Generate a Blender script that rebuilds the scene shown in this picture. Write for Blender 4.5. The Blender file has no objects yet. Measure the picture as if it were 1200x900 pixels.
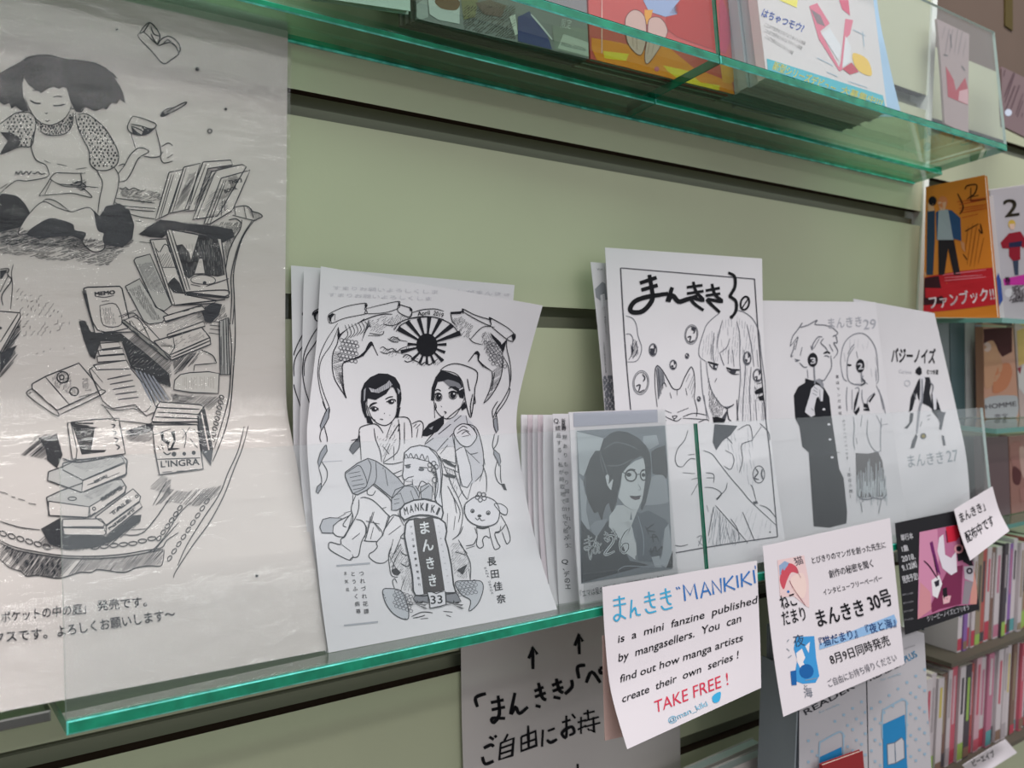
import bpy, bmesh, math, random
from mathutils import Vector, Matrix
from mathutils.bvhtree import BVHTree
from mathutils.geometry import tessellate_polygon
random.seed(7)
SC = bpy.context.scene
COL = SC.collection
# ------------------------------------------------------------ camera
H = 1.45                                   # height of the upper visible slot above the shop floor
YAW, PITCH, ROLL, FPX = 0.60927, -0.052078, 0.022267, 984.23
CAM = Vector((-0.21650, -0.60935, -0.18090 + H))
fw = Vector((math.sin(YAW)*math.cos(PITCH), math.cos(YAW)*math.cos(PITCH), math.sin(PITCH)))
r0 = Vector((math.cos(YAW), -math.sin(YAW), 0)); u0 = r0.cross(fw)
rt = r0*math.cos(ROLL) + u0*math.sin(ROLL); up = -r0*math.sin(ROLL) + u0*math.cos(ROLL)
cd = bpy.data.cameras.new('camera'); cam = bpy.data.objects.new('camera', cd); COL.objects.link(cam)
cam.matrix_world = Matrix(((rt.x, up.x, -fw.x, CAM.x), (rt.y, up.y, -fw.y, CAM.y), (rt.z, up.z, -fw.z, CAM.z), (0, 0, 0, 1)))
cd.sensor_width = 36; cd.lens = FPX/1200*36; cd.clip_start = 0.01
cd.dof.use_dof = True; cd.dof.focus_distance = 0.62; cd.dof.aperture_fstop = 9.0
SC.camera = cam
# ------------------------------------------------------------ world, lamps, exposure
w = bpy.data.worlds.new('shop_light'); SC.world = w; w.use_nodes = True
nt = w.node_tree; nt.nodes.clear()
o = nt.nodes.new('ShaderNodeOutputWorld'); b = nt.nodes.new('ShaderNodeBackground')
tc = nt.nodes.new('ShaderNodeTexCoord'); sp = nt.nodes.new('ShaderNodeSeparateXYZ'); rp = nt.nodes.new('ShaderNodeValToRGB')
mr = nt.nodes.new('ShaderNodeMapRange'); mr.inputs['From Min'].default_value = -1
nt.links.new(tc.outputs['Generated'], sp.inputs[0]); nt.links.new(sp.outputs['Z'], mr.inputs['Value'])
nt.links.new(mr.outputs[0], rp.inputs[0]); nt.links.new(rp.outputs[0], b.inputs[0]); nt.links.new(b.outputs[0], o.inputs[0])
e = rp.color_ramp.elements
e[0].position = 0.0; e[0].color = (0.07, 0.065, 0.06, 1)
e[1].position = 1.0; e[1].color = (0.92, 0.95, 1.0, 1)
for p_, c_ in ((0.42, (0.20, 0.19, 0.19, 1)), (0.48, (0.62, 0.64, 0.66, 1)), (0.53, (1.20, 1.27, 1.32, 1)), (0.60, (1.10, 1.16, 1.22, 1)), (0.68, (0.85, 0.90, 0.95, 1))):
    q = e.new(p_); q.color = c_
b.inputs[1].default_value = 0.50
def tube(name, loc, L, W, power, rotz):
    l = bpy.data.lights.new(name, 'AREA'); l.shape = 'RECTANGLE'; l.size = L; l.size_y = W; l.energy = power
    l.color = (1.0, 0.985, 0.96)
    ob = bpy.data.objects.new(name, l); COL.objects.link(ob); ob.location = loc; ob.rotation_euler = (0, 0, rotz)
for i, (x, y, L, pw) in enumerate(((0.3, -0.66, 2.6, 30), (0.2, -2.15, 2.4, 12), (0.7, -3.95, 2.6, 26), (3.3, -2.15, 2.4, 12), (0.2, -6.2, 3.0, 30))):
    tube('ceiling_tube', (x, y, 2.75), L, 0.42 if i == 0 else 0.14, pw, 0.0)
SC.view_settings.view_transform = 'Standard'; SC.view_settings.look = 'None'
SC.view_settings.exposure = 0.10; SC.view_settings.gamma = 1.0; SC.view_settings.use_curve_mapping = False
# ------------------------------------------------------------ shelf geometry
TILT = 0.148948; cT, sT = math.cos(TILT), math.sin(TILT)
ZL, DL, ZU, DU = -0.405293+H, 0.12346, 0.038973+H, 0.115923      # lower shelf: top face; upper shelf: underside
XW, XJ, XL, XR, HP, TH = 0.868, 0.336148, -0.158173, 0.837, 0.1385, 0.0075
def SH(x, d, h, z0): return Vector((x, -d*cT + h*sT, z0 + d*sT + h*cT))   # x, distance from wall, height over plane
def ray(px, py):
    return (fw*FPX + rt*(px-600) - up*(py-450)).normalized()
def hit(px, py, n, p0):
    d = ray(px, py); return CAM + d*((p0-CAM).dot(n)/d.dot(n))
def aty(px, py, y): return hit(px, py, Vector((0, 1, 0)), Vector((0, y, 0)))
def atpane(px, py, off=0.0):               # plane of the lower front pane, off metres in front of it
    return hit(px, py, Vector((0, -cT, sT)), SH(0, DL+off, 0, ZL))
def atlow(px, py): return hit(px, py, Vector((0, sT, cT)), SH(0, 0, 0, ZL))
def atup(px, py): return hit(px, py, Vector((0, sT, cT)), SH(0, 0, 0.0078, ZU))
# ------------------------------------------------------------ materials
def srgb(h):
    h = h.lstrip('#'); v = [int(h[i:i+2], 16)/255 for i in (0, 2, 4)]
    return tuple(((c/12.92) if c <= 0.04045 else ((c+0.055)/1.055)**2.4) for c in v) + (1,)
MATS = {}
def mat(hexc, rough=0.6, spec=0.3, noise=0.0, nscale=40.0, bump=0.0, bscale=200.0, metal=0.0, key=None):
    k = key or (hexc, rough, spec, noise, nscale, bump, bscale, metal)
    if k in MATS: return MATS[k]
    m = bpy.data.materials.new('surface_' + hexc.strip('#')); m.use_nodes = True
    n = m.node_tree; p = n.nodes['Principled BSDF']; c = srgb(hexc)
    p.inputs['Base Color'].default_value = c; p.inputs['Roughness'].default_value = rough
    p.inputs['Specular IOR Level'].default_value = spec; p.inputs['Metallic'].default_value = metal
    if noise or bump: g = n.nodes.new('ShaderNodeNewGeometry')
    if noise:
        t = n.nodes.new('ShaderNodeTexNoise'); t.inputs['Scale'].default_value = nscale; t.inputs['Detail'].default_value = 4
        n.links.new(g.outputs['Position'], t.inputs['Vector'])
        r = n.nodes.new('ShaderNodeValToRGB'); n.links.new(t.outputs['Fac'], r.inputs[0])
        r.color_ramp.elements[0].position = 0.3; r.color_ramp.elements[1].position = 0.7
        r.color_ramp.elements[0].color = tuple(x*(1-noise) for x in c[:3]) + (1,); r.color_ramp.elements[1].color = tuple(min(1, x*(1+noise)) for x in c[:3]) + (1,)
        n.links.new(r.outputs[0], p.inputs['Base Color'])
    if bump:
        t = n.nodes.new('ShaderNodeTexNoise'); t.inputs['Scale'].default_value = bscale; t.inputs['Detail'].default_value = 3
        n.links.new(g.outputs['Position'], t.inputs['Vector'])
        bp = n.nodes.new('ShaderNodeBump'); bp.inputs['Strength'].default_value = bump; bp.inputs['Distance'].default_value = 0.002
        n.links.new(t.outputs['Fac'], bp.inputs['Height']); n.links.new(bp.outputs[0], p.inputs['Normal'])
    MATS[k] = m; return m
def clear_mat(name, tint, rough=0.02, refl=1.0, bump=0.0, bscale=60, squash=(1, 1, 1), haze=0.0):
    m = bpy.data.materials.new(name); m.use_nodes = True; n = m.node_tree; n.nodes.clear()
    out = n.nodes.new('ShaderNodeOutputMaterial'); mx = n.nodes.new('ShaderNodeMixShader')
    tr = n.nodes.new('ShaderNodeBsdfTransparent'); tr.inputs[0].default_value = tint
    gl = n.nodes.new('ShaderNodeBsdfGlossy'); gl.inputs['Roughness'].default_value = rough; gl.inputs['Color'].default_value = (1, 1, 1, 1)
    fr = n.nodes.new('ShaderNodeLayerWeight'); fr.inputs['Blend'].default_value = 0.5      # Schlick reflection, the same from both sides
    pw = n.nodes.new('ShaderNodeMath'); pw.operation = 'POWER'; pw.inputs[1].default_value = 5.0; n.links.new(fr.outputs['Facing'], pw.inputs[0])
    mu = n.nodes.new('ShaderNodeMath'); mu.operation = 'MULTIPLY_ADD'; mu.inputs[1].default_value = 0.95*refl; mu.inputs[2].default_value = 0.045*refl; mu.use_clamp = True
    n.links.new(pw.outputs[0], mu.inputs[0]); n.links.new(mu.outputs[0], mx.inputs[0])
    last = tr
    if haze:
        df = n.nodes.new('ShaderNodeBsdfDiffuse'); df.inputs[0].default_value = (0.85, 0.93, 0.95, 1)
        m2 = n.nodes.new('ShaderNodeMixShader'); m2.inputs[0].default_value = haze
        n.links.new(tr.outputs[0], m2.inputs[1]); n.links.new(df.outputs[0], m2.inputs[2]); last = m2
    n.links.new(last.outputs[0], mx.inputs[1]); n.links.new(gl.outputs[0], mx.inputs[2]); n.links.new(mx.outputs[0], out.inputs[0])
    if bump:
        g = n.nodes.new('ShaderNodeNewGeometry'); mp = n.nodes.new('ShaderNodeVectorMath'); mp.operation = 'MULTIPLY'; mp.inputs[1].default_value = squash
        t = n.nodes.new('ShaderNodeTexNoise'); t.inputs['Scale'].default_value = bscale; t.inputs['Detail'].default_value = 6
        bp = n.nodes.new('ShaderNodeBump'); bp.inputs['Strength'].default_value = bump; bp.inputs['Distance'].default_value = 0.004
        n.links.new(g.outputs['Position'], mp.inputs[0]); n.links.new(mp.outputs[0], t.inputs['Vector'])
        n.links.new(t.outputs['Fac'], bp.inputs['Height']); n.links.new(bp.outputs[0], gl.inputs['Normal']); n.links.new(bp.outputs[0], fr.inputs['Normal'])
    return m
GLASS = clear_mat('clear_glass', (0.985, 0.996, 0.995, 1), refl=1.1, haze=0.015)
SHELFGLASS = clear_mat('shelf_glass', (0.70, 0.83, 0.75, 1), refl=1.0)  # green glass tint, deepened to stand in for shade above the upper shelf
EDGE_DK = mat('#0b7a5c', 0.25, 0.6, noise=0.35, nscale=60)
EDGE_LT = mat('#66dccb', 0.15, 0.8, noise=0.45, nscale=90)  # lamp glints along the glass bevels, put into a brighter cyan
EDGE_THIN = mat('#5f8f86', 0.2, 0.6)
EDGE_PALE = mat('#b7c9c4', 0.2, 0.6)
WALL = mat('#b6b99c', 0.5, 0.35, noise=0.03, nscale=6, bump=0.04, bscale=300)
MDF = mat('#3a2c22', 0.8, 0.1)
SLOT = mat('#7f826c', 0.45, 0.4)  # wall green, darkened in the colour for the shade inside the slots
PAPER = mat('#d3cfd3', 0.75, 0.15, noise=0.012, nscale=30)
# ------------------------------------------------------------ objects
def link(name, me, parent=None, mats=()):
    for m in mats: me.materials.append(m)
    ob = bpy.data.objects.new(name, me); COL.objects.link(ob)
    if parent: ob.parent = parent; ob.matrix_parent_inverse = parent.matrix_world.inverted()
    return ob
def tag(o, label=None, cat=None, group=None, kind=None):
    if label: o['label'] = label
    if cat: o['category'] = cat
    if group: o['group'] = group
    if kind: o['kind'] = kind
    return o
def empty(name, loc, label=None, cat=None, group=None, kind=None):
    o = bpy.data.objects.new(name, None); COL.objects.link(o); o.location = loc; o.empty_display_size = 0.02
    o.matrix_world = Matrix.Translation(loc)
    return tag(o, label, cat, group, kind)
def hexa(bm, P, mi=0, fm=None):            # P: 8 points, 0-3 front (TL,TR,BR,BL), 4-7 back
    v = [bm.verts.new(p) for p in P]
    fs = ((0, 3, 2, 1), (4, 5, 6, 7), (0, 1, 5, 4), (3, 7, 6, 2), (0, 4, 7, 3), (1, 2, 6, 5))   # front back top bottom left right
    out = []
    for i, f in enumerate(fs):
        fa = bm.faces.new([v[k] for k in f]); fa.material_index = (fm[i] if fm else mi); out.append(fa)
    return out
def bmobj(name, bm, mats, parent=None, smooth=False):
    bmesh.ops.recalc_face_normals(bm, faces=bm.faces[:])
    me = bpy.data.meshes.new(name); bm.to_mesh(me); bm.free()
    if smooth:
        for p in me.polygons: p.use_smooth = True
    return link(name, me, parent, mats)
def box(name, x0, x1, y0, y1, z0, z1, mats, parent=None, fm=None):
    bm = bmesh.new()
    hexa(bm, [Vector(p) for p in ((x0, y0, z1), (x1, y0, z1), (x1, y0, z0), (x0, y0, z0), (x0, y1, z1), (x1, y1, z1), (x1, y1, z0), (x0, y1, z0))], fm=fm)
    return bmobj(name, bm, mats if isinstance(mats, (list, tuple)) else [mats], parent)
# ------------------------------------------------------------ paper sheets: a curved surface with thickness
def cr(a, b, c, d, t): return 0.5*((2*b) + (c-a)*t + (2*a-5*b+4*c-d)*t*t + (3*b-a-3*c+d)*t*t*t)
class Sheet:
    def __init__(s, name, rows, label=None, cat='leaflet', group=None, m=None, parent=None, sub=6, nc=8, thick=0.0004, bow=0.0):
        R = []
        n = len(rows)
        for i in range(n-1):
            a, b2, c2, d2 = rows[max(0, i-1)], rows[i], rows[i+1], rows[min(n-1, i+2)]
            for k in range(sub):
                t = k/sub; R.append((cr(a[0], b2[0], c2[0], d2[0], t), cr(a[1], b2[1], c2[1], d2[1], t)))
        R.append(rows[-1])
        G = []
        for i, (A, B) in enumerate(R):
            row = []
            for j in range(nc+1):
                t = j/nc; P = A.lerp(B, t)
                if bow: P = P + Vector((0, -bow*4*t*(1-t), 0))
                row.append(P)
            G.append(row)
        s.G = G; nr = len(G)
        vs = [p for r in G for p in r]; idx = lambda i, j: i*(nc+1)+j
        fs = [(idx(i, j), idx(i+1, j), idx(i+1, j+1), idx(i, j+1)) for i in range(nr-1) for j in range(nc)]
        # normals
        N = []
        for i in range(nr):
            for j in range(nc+1):
                du = G[i][min(nc, j+1)] - G[i][max(0, j-1)]; dv = G[min(nr-1, i+1)][j] - G[max(0, i-1)][j]
                q = dv.cross(du).normalized()
                if q.dot(CAM - G[i][j]) < 0: q = -q
                N.append(q)
        off = len(vs)
        allv = vs + [v - q*thick for v, q in zip(vs, N)]
        allf = fs + [(a+off, d+off, c+off, b+off) for a, b, c, d in fs]
        rim = [idx(0, j) for j in range(nc+1)] + [idx(i, nc) for i in range(1, nr)] + [idx(nr-1, j) for j in range(nc-1, -1, -1)] + [idx(i, 0) for i in range(nr-2, 0, -1)]
        o3 = len(allv); nr3 = len(rim); allv += [allv[k] for k in rim] + [allv[k+off] for k in rim]
        for k in range(nr3):
            allf.append((o3+k, o3+(k+1) % nr3, o3+nr3+(k+1) % nr3, o3+nr3+k))
        me = bpy.data.meshes.new(name); me.from_pydata(allv, [], allf); me.update()
        for p in me.polygons: p.use_smooth = True
        me.materials.append(m or PAPER)
        s.ob = bpy.data.objects.new(name, me); COL.objects.link(s.ob)
        if parent: s.ob.parent = parent
        if label: tag(s.ob, label, cat, group)
        s.bvh = BVHTree.FromPolygons(vs, fs); s.col = {}; s.ox = s.oy = 0.0; s.sc = 1.0; s.step = 14
        s.lift = 0.00018; s.wk = 1.0
    def view(s, ox=0, oy=0, sc=1.0): s.ox, s.oy, s.sc = ox, oy, sc; return s
    def pts(s, t):
        if isinstance(t, str):
            q = []
            for w_ in t.split():
                a, b_ = w_.split(','); q.append((float(a)/s.sc+s.ox, float(b_)/s.sc+s.oy))
            return q
        return [(a/s.sc+s.ox, b_/s.sc+s.oy) for a, b_ in t]
    def surf(s, x, y, L):
        h = s.bvh.ray_cast(CAM, ray(x, y))
        if h[0] is None: return None
        n = h[1] if h[1].dot(ray(x, y)) < 0 else -h[1]
        return h[0] + n*(s.lift + 0.00007*L)
    def tri(s, V, F, c, L, clamp=False):
        d = s.col.setdefault((c, L), ([], [])); m3 = []; base = len(d[0])
        H_ = [s.surf(x, y, L) for x, y in V]
        if clamp and any(h is None for h in H_) and any(h is not None for h in H_):      # ink stops at the edge of the sheet
            ok = [v for v, h in zip(V, H_) if h is not None]; cx, cy = sum(v[0] for v in ok)/len(ok), sum(v[1] for v in ok)/len(ok)
            for i, h in enumerate(H_):
                if h is None:
                    for k in range(1, 30):
                        t = k/30; h = s.surf(V[i][0]+(cx-V[i][0])*t, V[i][1]+(cy-V[i][1])*t, L)
                        if h is not None: H_[i] = h; break
        d[0].extend(H_)
        for f in F:
            if all(d[0][base+k] is not None for k in f): d[1].append(tuple(base+k for k in f))
    def smooth(s, q, closed=False, n=5):
        if len(q) < 3: return q
        o2 = []; N = len(q); last = N if closed else N-1
        for i in range(last):
            g = (lambda k: q[k % N]) if closed else (lambda k: q[min(N-1, max(0, k))])
            a, b_, c_, d_ = g(i-1), g(i), g(i+1), g(i+2)
            for k in range(n):
                t = k/n; o2.append((cr(a[0], b_[0], c_[0], d_[0], t), cr(a[1], b_[1], c_[1], d_[1], t)))
        if not closed: o2.append(q[-1])
        return o2
    def line(s, t, w=1.0, c='#26262c', L=2, sm=True, taper=0.35, close=False):     # w in photo pixels
        w *= s.wk
        q = s.pts(t)
        if close: q = q + [q[0]]
        if sm and len(q) > 2: q = s.smooth(q, False, 4)
        q2 = [q[0]]
        for a, b_ in zip(q, q[1:]):
            k = max(1, int(math.hypot(b_[0]-a[0], b_[1]-a[1])/12))
            for i in range(1, k+1): q2.append((a[0]+(b_[0]-a[0])*i/k, a[1]+(b_[1]-a[1])*i/k))
        q = q2; n = len(q); V = []
        for i, (x, y) in enumerate(q):
            a, b_ = q[max(0, i-1)], q[min(n-1, i+1)]; dx, dy = b_[0]-a[0], b_[1]-a[1]; l = math.hypot(dx, dy) or 1
            e_ = min(1, min(i, n-1-i)/max(1, n*0.2)); hw = w/2*((1-taper) + taper*e_)
            V += [(x-dy/l*hw, y+dx/l*hw), (x+dy/l*hw, y-dx/l*hw)]
        s.tri(V, [(2*i, 2*i+1, 2*i+3, 2*i+2) for i in range(n-1)], c, L)
    def lines(s, t, w=1.0, c='#26262c', L=2, **k):
        for q in t.split(';'):
            if q.strip(): s.line(q, w, c, L, **k)
    def fill(s, t, c='#26262c', L=1, sm=False, raw=False, out=0.0, oc='#26262c'):
        q = t if raw else s.pts(t)
        if sm: q = s.smooth(q, True, 4)
        if out:
            v_ = (s.ox, s.oy, s.sc); s.view(); s.line(list(q)+[q[0]], out, oc, L+1, sm=False, taper=0); s.view(*v_)
        T = tessellate_polygon([[Vector((x, y, 0)) for x, y in q]])
        bm = bmesh.new(); vs = [bm.verts.new((x, y, 0)) for x, y in q]
        for f in T:
            try: bm.faces.new([vs[k] for k in f])
            except ValueError: pass
        ys = [y for x, y in q]; xs = [x for x, y in q]
        for lo, hi, ax in ((min(ys), max(ys), 1), (min(xs), max(xs), 0)):
            st = s.step if ax == 1 else 45
            k = math.ceil(lo/st)*st
            while k < hi:
                bmesh.ops.bisect_plane(bm, geom=bm.verts[:]+bm.edges[:]+bm.faces[:], plane_co=(k, k, 0), plane_no=((0, 1, 0) if ax else (1, 0, 0)), dist=1e-5)
                k += st
        bm.verts.index_update()
        s.tri([(v.co.x, v.co.y) for v in bm.verts], [tuple(v.index for v in f.verts) for f in bm.faces], c, L, True); bm.free()
    def dot(s, x, y, r, c='#26262c', L=2, ry=None, n=10, ang=0):
        x, y = s.pts([(x, y)])[0]; r /= s.sc; ry = (ry/s.sc if ry else r); ca, sa = math.cos(ang), math.sin(ang)
        q = [(x+r*math.cos(a)*ca-ry*math.sin(a)*sa, y+r*math.cos(a)*sa+ry*math.sin(a)*ca) for a in [6.2832*k/n for k in range(n)]]
        s.tri([(x, y)]+q, [(0, 1+k, 1+(k+1) % n) for k in range(n)], c, L)
    def ring(s, x, y, r, w=1.0, c='#26262c', L=2, ry=None, ang=0, n=14):
        ry = ry or r; ca, sa = math.cos(ang), math.sin(ang)
        s.line([(x+r*math.cos(a)*ca-ry*math.sin(a)*sa, y+r*math.cos(a)*sa+ry*math.sin(a)*ca) for a in [6.2832*k/n for k in range(n+1)]], w, c, L, sm=True, taper=0)
    def hatch(s, t, ang=60, gap=3.0, w=0.9, c='#26262c', L=2, jit=0.5, keep=0.92, seg=None):   # pen strokes inside an outline (photo pixels)
        q = s.pts(t); a = math.radians(ang); dx, dy = math.cos(a), -math.sin(a); nx, ny = -dy, dx
        pr = [x*nx+y*ny for x, y in q]; k = min(pr)+gap*0.4; N = len(q); v_ = (s.ox, s.oy, s.sc); s.view()
        while k < max(pr):
            xs = []
            for i in range(N):
                p1, p2 = q[i], q[(i+1) % N]; a1, a2 = p1[0]*nx+p1[1]*ny-k, p2[0]*nx+p2[1]*ny-k
                if (a1 < 0) != (a2 < 0):
                    u_ = a1/(a1-a2); X, Y = p1[0]+(p2[0]-p1[0])*u_, p1[1]+(p2[1]-p1[1])*u_; xs.append(X*dx+Y*dy)
            xs.sort()
            for i in range(0, len(xs)-1, 2):
                t0, t1 = xs[i]+random.uniform(-jit, jit)*gap, xs[i+1]+random.uniform(-jit, jit)*gap
                cuts = [(t0, t1)]
                if seg and t1-t0 > seg:
                    m_ = int((t1-t0)/seg)+1; cuts = [(t0+(t1-t0)*j/m_, t0+(t1-t0)*(j+0.85)/m_) for j in range(m_)]
                for c0, c1 in cuts:
                    if random.random() > keep or c1 <= c0: continue
                    j1 = random.uniform(-.25, .25)*gap
                    s.line([(c0*dx+(k+j1)*nx, c0*dy+(k+j1)*ny), (c1*dx+(k-j1)*nx, c1*dy+(k-j1)*ny)], w*random.uniform(.7, 1.2), c, L, sm=False)
            k += gap*random.uniform(0.8, 1.2)
        s.view(*v_)
    def inside(s, x, y, q):
        r = False
        for i in range(len(q)):
            (x1, y1), (x2, y2) = q[i], q[(i+1) % len(q)]
            if (y1 > y) != (y2 > y) and x < (x2-x1)*(y-y1)/(y2-y1)+x1: r = not r
        return r
    def spots(s, t, gap, r, c='#26262c', L=2):
        q = s.pts(t); v_ = (s.ox, s.oy, s.sc); s.view(); y = min(b_ for a, b_ in q); row = 0
        while y < max(b_ for a, b_ in q):
            x = min(a for a, b_ in q)+(row % 2)*gap/2
            while x < max(a for a, b_ in q):
                X, Y = x+random.uniform(-.2, .2)*gap, y+random.uniform(-.2, .2)*gap
                if s.inside(X, Y, q): s.dot(X, Y, r*random.uniform(.7, 1.2), c, L, n=7, ry=r*1.3)
                x += gap
            y += gap*0.8; row += 1
        s.view(*v_)
    def text(s, txt, p0, p1, hgt, c='#26262c', L=3, bold=0.0, upv=None, fit=True, shear=0.0):   # baseline p0 -> p1, cap height in view units
        V, F, W = glyphs(txt, bold)
        if not F: return
        (x0, y0), (x1, y1) = s.pts([p0, p1]); hgt /= s.sc; dx, dy = x1-x0, y1-y0; l = math.hypot(dx, dy)
        ux, uy = (upv if upv else (dy/l, -dx/l)); k = math.hypot(ux, uy); ux, uy = ux/k*hgt/0.73, uy/k*hgt/0.73
        s.tri([(x0+dx*(vx+shear*vy)/W+ux*vy, y0+dy*(vx+shear*vy)/W+uy*vy) for vx, vy in V], F, c, L)
    def vtext(s, txt, p0, p1, size, c='#26262c', L=3, bold=0.0, rot=0.0):       # characters stacked from p0 (centre of first) to p1 (centre of last)
        n = len(txt)
        for i, ch in enumerate(txt):
            if ch == ' ': continue
            t = i/max(1, n-1); x = p0[0]+(p1[0]-p0[0])*t; y = p0[1]+(p1[1]-p0[1])*t
            cx, sx = math.cos(rot), math.sin(rot)
            s.text(ch, (x-size/2*cx-0.38*size*(-sx), y-size/2*sx+0.38*size*cx), (x+size/2*cx+0.38*size*sx, y+size/2*sx+0.38*size*cx), size*0.73, c, L, bold)
    def done(s, name='printed_drawing', gloss=0.75):
        mats, keys = [], {}; V, F, M = [], [], []
        for (c, L), (vs, fs) in s.col.items():
            if c not in keys: keys[c] = len(mats); mats.append(mat(c, gloss, 0.15))
            remap = {}
            for f in fs:
                g = []
                for k in f:
                    if k not in remap: remap[k] = len(V); V.append(vs[k])
                    g.append(remap[k])
                F.append(g); M.append(keys[c])
        if not F: return s
        me = bpy.data.meshes.new(name); me.from_pydata(V, [], F); me.update()
        for m in mats: me.materials.append(m)
        me.polygons.foreach_set('material_index', M)
        ob = bpy.data.objects.new(name, me); COL.objects.link(ob); ob.parent = s.ob
        s.col = {}; return s
GL = {}
def glyphs(txt, bold):
    k = (txt, round(bold, 4))
    if k in GL: return GL[k]
    c = bpy.data.curves.new('t', 'FONT'); c.body = txt; c.size = 1.0; c.resolution_u = 3
    ob = bpy.data.objects.new('t', c); COL.objects.link(ob)
    dg = bpy.context.evaluated_depsgraph_get(); me = ob.evaluated_get(dg).to_mesh()
    V = [(v.co.x, v.co.y) for v in me.vertices]; F = [tuple(p.vertices) for p in me.polygons]
    ob.evaluated_get(dg).to_mesh_clear(); bpy.data.objects.remove(ob); bpy.data.curves.remove(c)
    if V:
        if len(txt) == 1 and ord(txt) > 0x2000: W = 1.0
        else: x0 = min(v[0] for v in V); V = [(a-x0, b_) for a, b_ in V]; W = max(v[0] for v in V)
        if bold > 0.003:                   # heavier pen: the same outlines printed again a little to each side
            n = len(V); V0, F0 = list(V), list(F); V, F = [], []
            for q, (dx, dy) in enumerate(((-bold, -bold), (bold, -bold), (-bold, bold), (bold, bold))):
                V += [(a+dx, b_+dy) for a, b_ in V0]; F += [tuple(i+q*n for i in f) for f in F0]
    else: W = 1
    GL[k] = (V, F, W); return GL[k]
class Card(Sheet): pass
def quad(px, f): return [f(*p) if not isinstance(p, Vector) else p for p in px]
# ============================================================ structure: slatted shop wall
def wall_bay(name, x0, x1, y, tops, zlo, zhi, m):
    root = empty(name, Vector((x0, y, 0)), kind='structure')
    edges = [zhi] + sorted(tops, reverse=True) + [zlo]
    SL = 0.019
    for i in range(len(edges)-1):
        hi = edges[i] - (SL if i else 0); lo = edges[i+1]
        box('panel', x0, x1, y, y+0.012, lo, hi, [m, MDF], root, fm=(0, 0, 1, 1, 0, 0))
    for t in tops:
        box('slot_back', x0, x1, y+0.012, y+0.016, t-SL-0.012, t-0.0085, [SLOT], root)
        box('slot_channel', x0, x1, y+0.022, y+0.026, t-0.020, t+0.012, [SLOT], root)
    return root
wall_bay('wall_back', -0.80, 0.857, 0.0, [H+0.15*k for k in range(-5, 4)], 0.45, H+0.62, WALL)
box('trim_1', 0.857, 0.868, -0.003, 0.03, 0.45, H+0.62, mat('#eef2ec', 0.45, 0.3))
bpy.data.objects['trim_1']['kind'] = 'structure'
wall_bay('wall_right', 0.868, 2.2, 0.03, [H+0.139, H+0.058, H-0.092, H-0.242, H-0.392, H-0.542], 0.45, H+0.235, WALL)
box('trim_2', 0.868, 2.2, 0.03, 0.06, H+0.235, H+1.2, mat('#6b5a50', 0.7, 0.2, noise=0.06, nscale=5))
bpy.data.objects['trim_2']['kind'] = 'structure'
box('floor', -1.6, 2.8, -3.2, 0.2, -0.05, 0.0, mat('#8d8982', 0.5, 0.3, noise=0.08, nscale=3))
bpy.data.objects['floor']['kind'] = 'structure'
box('wall_base', -0.80, 2.2, 0.0, 0.04, 0.0, 0.45, mat('#8f9880', 0.5, 0.3)); bpy.data.objects['wall_base']['kind'] = 'structure'
# ============================================================ glass shelves
def plate(name, x0, x1, d0, d1, h0, h1, z0, mats, parent, fm=None, bev=0.0009):
    bm = bmesh.new()
    P = [SH(x0, d1, h1, z0), SH(x1, d1, h1, z0), SH(x1, d1, h0, z0), SH(x0, d1, h0, z0), SH(x0, d0, h1, z0), SH(x1, d0, h1, z0), SH(x1, d0, h0, z0), SH(x0, d0, h0, z0)]
    fs = hexa(bm, P, fm=fm or (1, 1, 0, 0, 1, 1))
    if bev:
        es = [e_ for e_ in bm.edges if all(f.material_index != 0 or True for f in e_.link_faces) and any(f is fs[0] for f in e_.link_faces)]
        r = bmesh.ops.bevel(bm, geom=es, offset=bev, segments=1, affect='EDGES', material=2)
    return bmobj(name, bm, mats, parent)
GM = [SHELFGLASS, EDGE_DK, EDGE_LT]
def shelf(name, loc, label, x0, xs, x1, D, z0, h0, h1, pane=True):
    root = empty(name, loc, label, 'shelf')
    for a, b_ in ((x0, xs-0.0006), (xs+0.0006, x1)):
        if b_ <= a: continue
        plate('shelf_plate', a, b_, 0.0, D, h0, h1, z0, GM, root)
    return root
def pane(label, x0, x1, D, z0, h0, h1, fm=(0, 0, 2, 1, 2, 1)):
    o_ = plate('front_pane', x0, x1, D-0.0035, D-0.0003, h0, h1, z0, [GLASS, EDGE_DK, EDGE_PALE], None, fm=fm, bev=0.0)
    tag(o_, label, 'glass pane'); return o_
shelf('glass_shelf', SH(0.3, 0.0, 0, ZL), 'lower glass shelf with a green edge carrying the fanzine sheets', XL, XJ, XR, DL, ZL, -TH, 0.0)
pane('long upright glass pane clipped along the lower shelf before the poster and the kimono sheet', XL, XJ-0.0008, DL, ZL, 0.0002, HP)
pane('upright glass pane on the lower shelf with the square note cards stuck on', XJ+0.0008, XR, DL, ZL, 0.0002, HP, (0, 0, 2, 1, 1, 2))
shelf('glass_shelf', SH(0.3, 0.0, 0, ZU), 'upper glass shelf seen from below, with magazines standing on it', -0.75, XJ, XR, DU, ZU, 0.0, TH)
sr = empty('glass_rail', SH(0, 0.038, -0.001, ZU), 'narrow glass strip with a bright green edge under the upper shelf', 'glass strip')
for a, b_ in ((-0.75, XJ-0.0006), (XJ+0.0006, XR)):
    plate('rail_plate', a, b_, 0.0, 0.0375, -0.0052, -0.0002, ZU, [SHELFGLASS, mat('#0d9c76', 0.2, 0.7, noise=0.4, nscale=50), EDGE_LT], sr)
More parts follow.
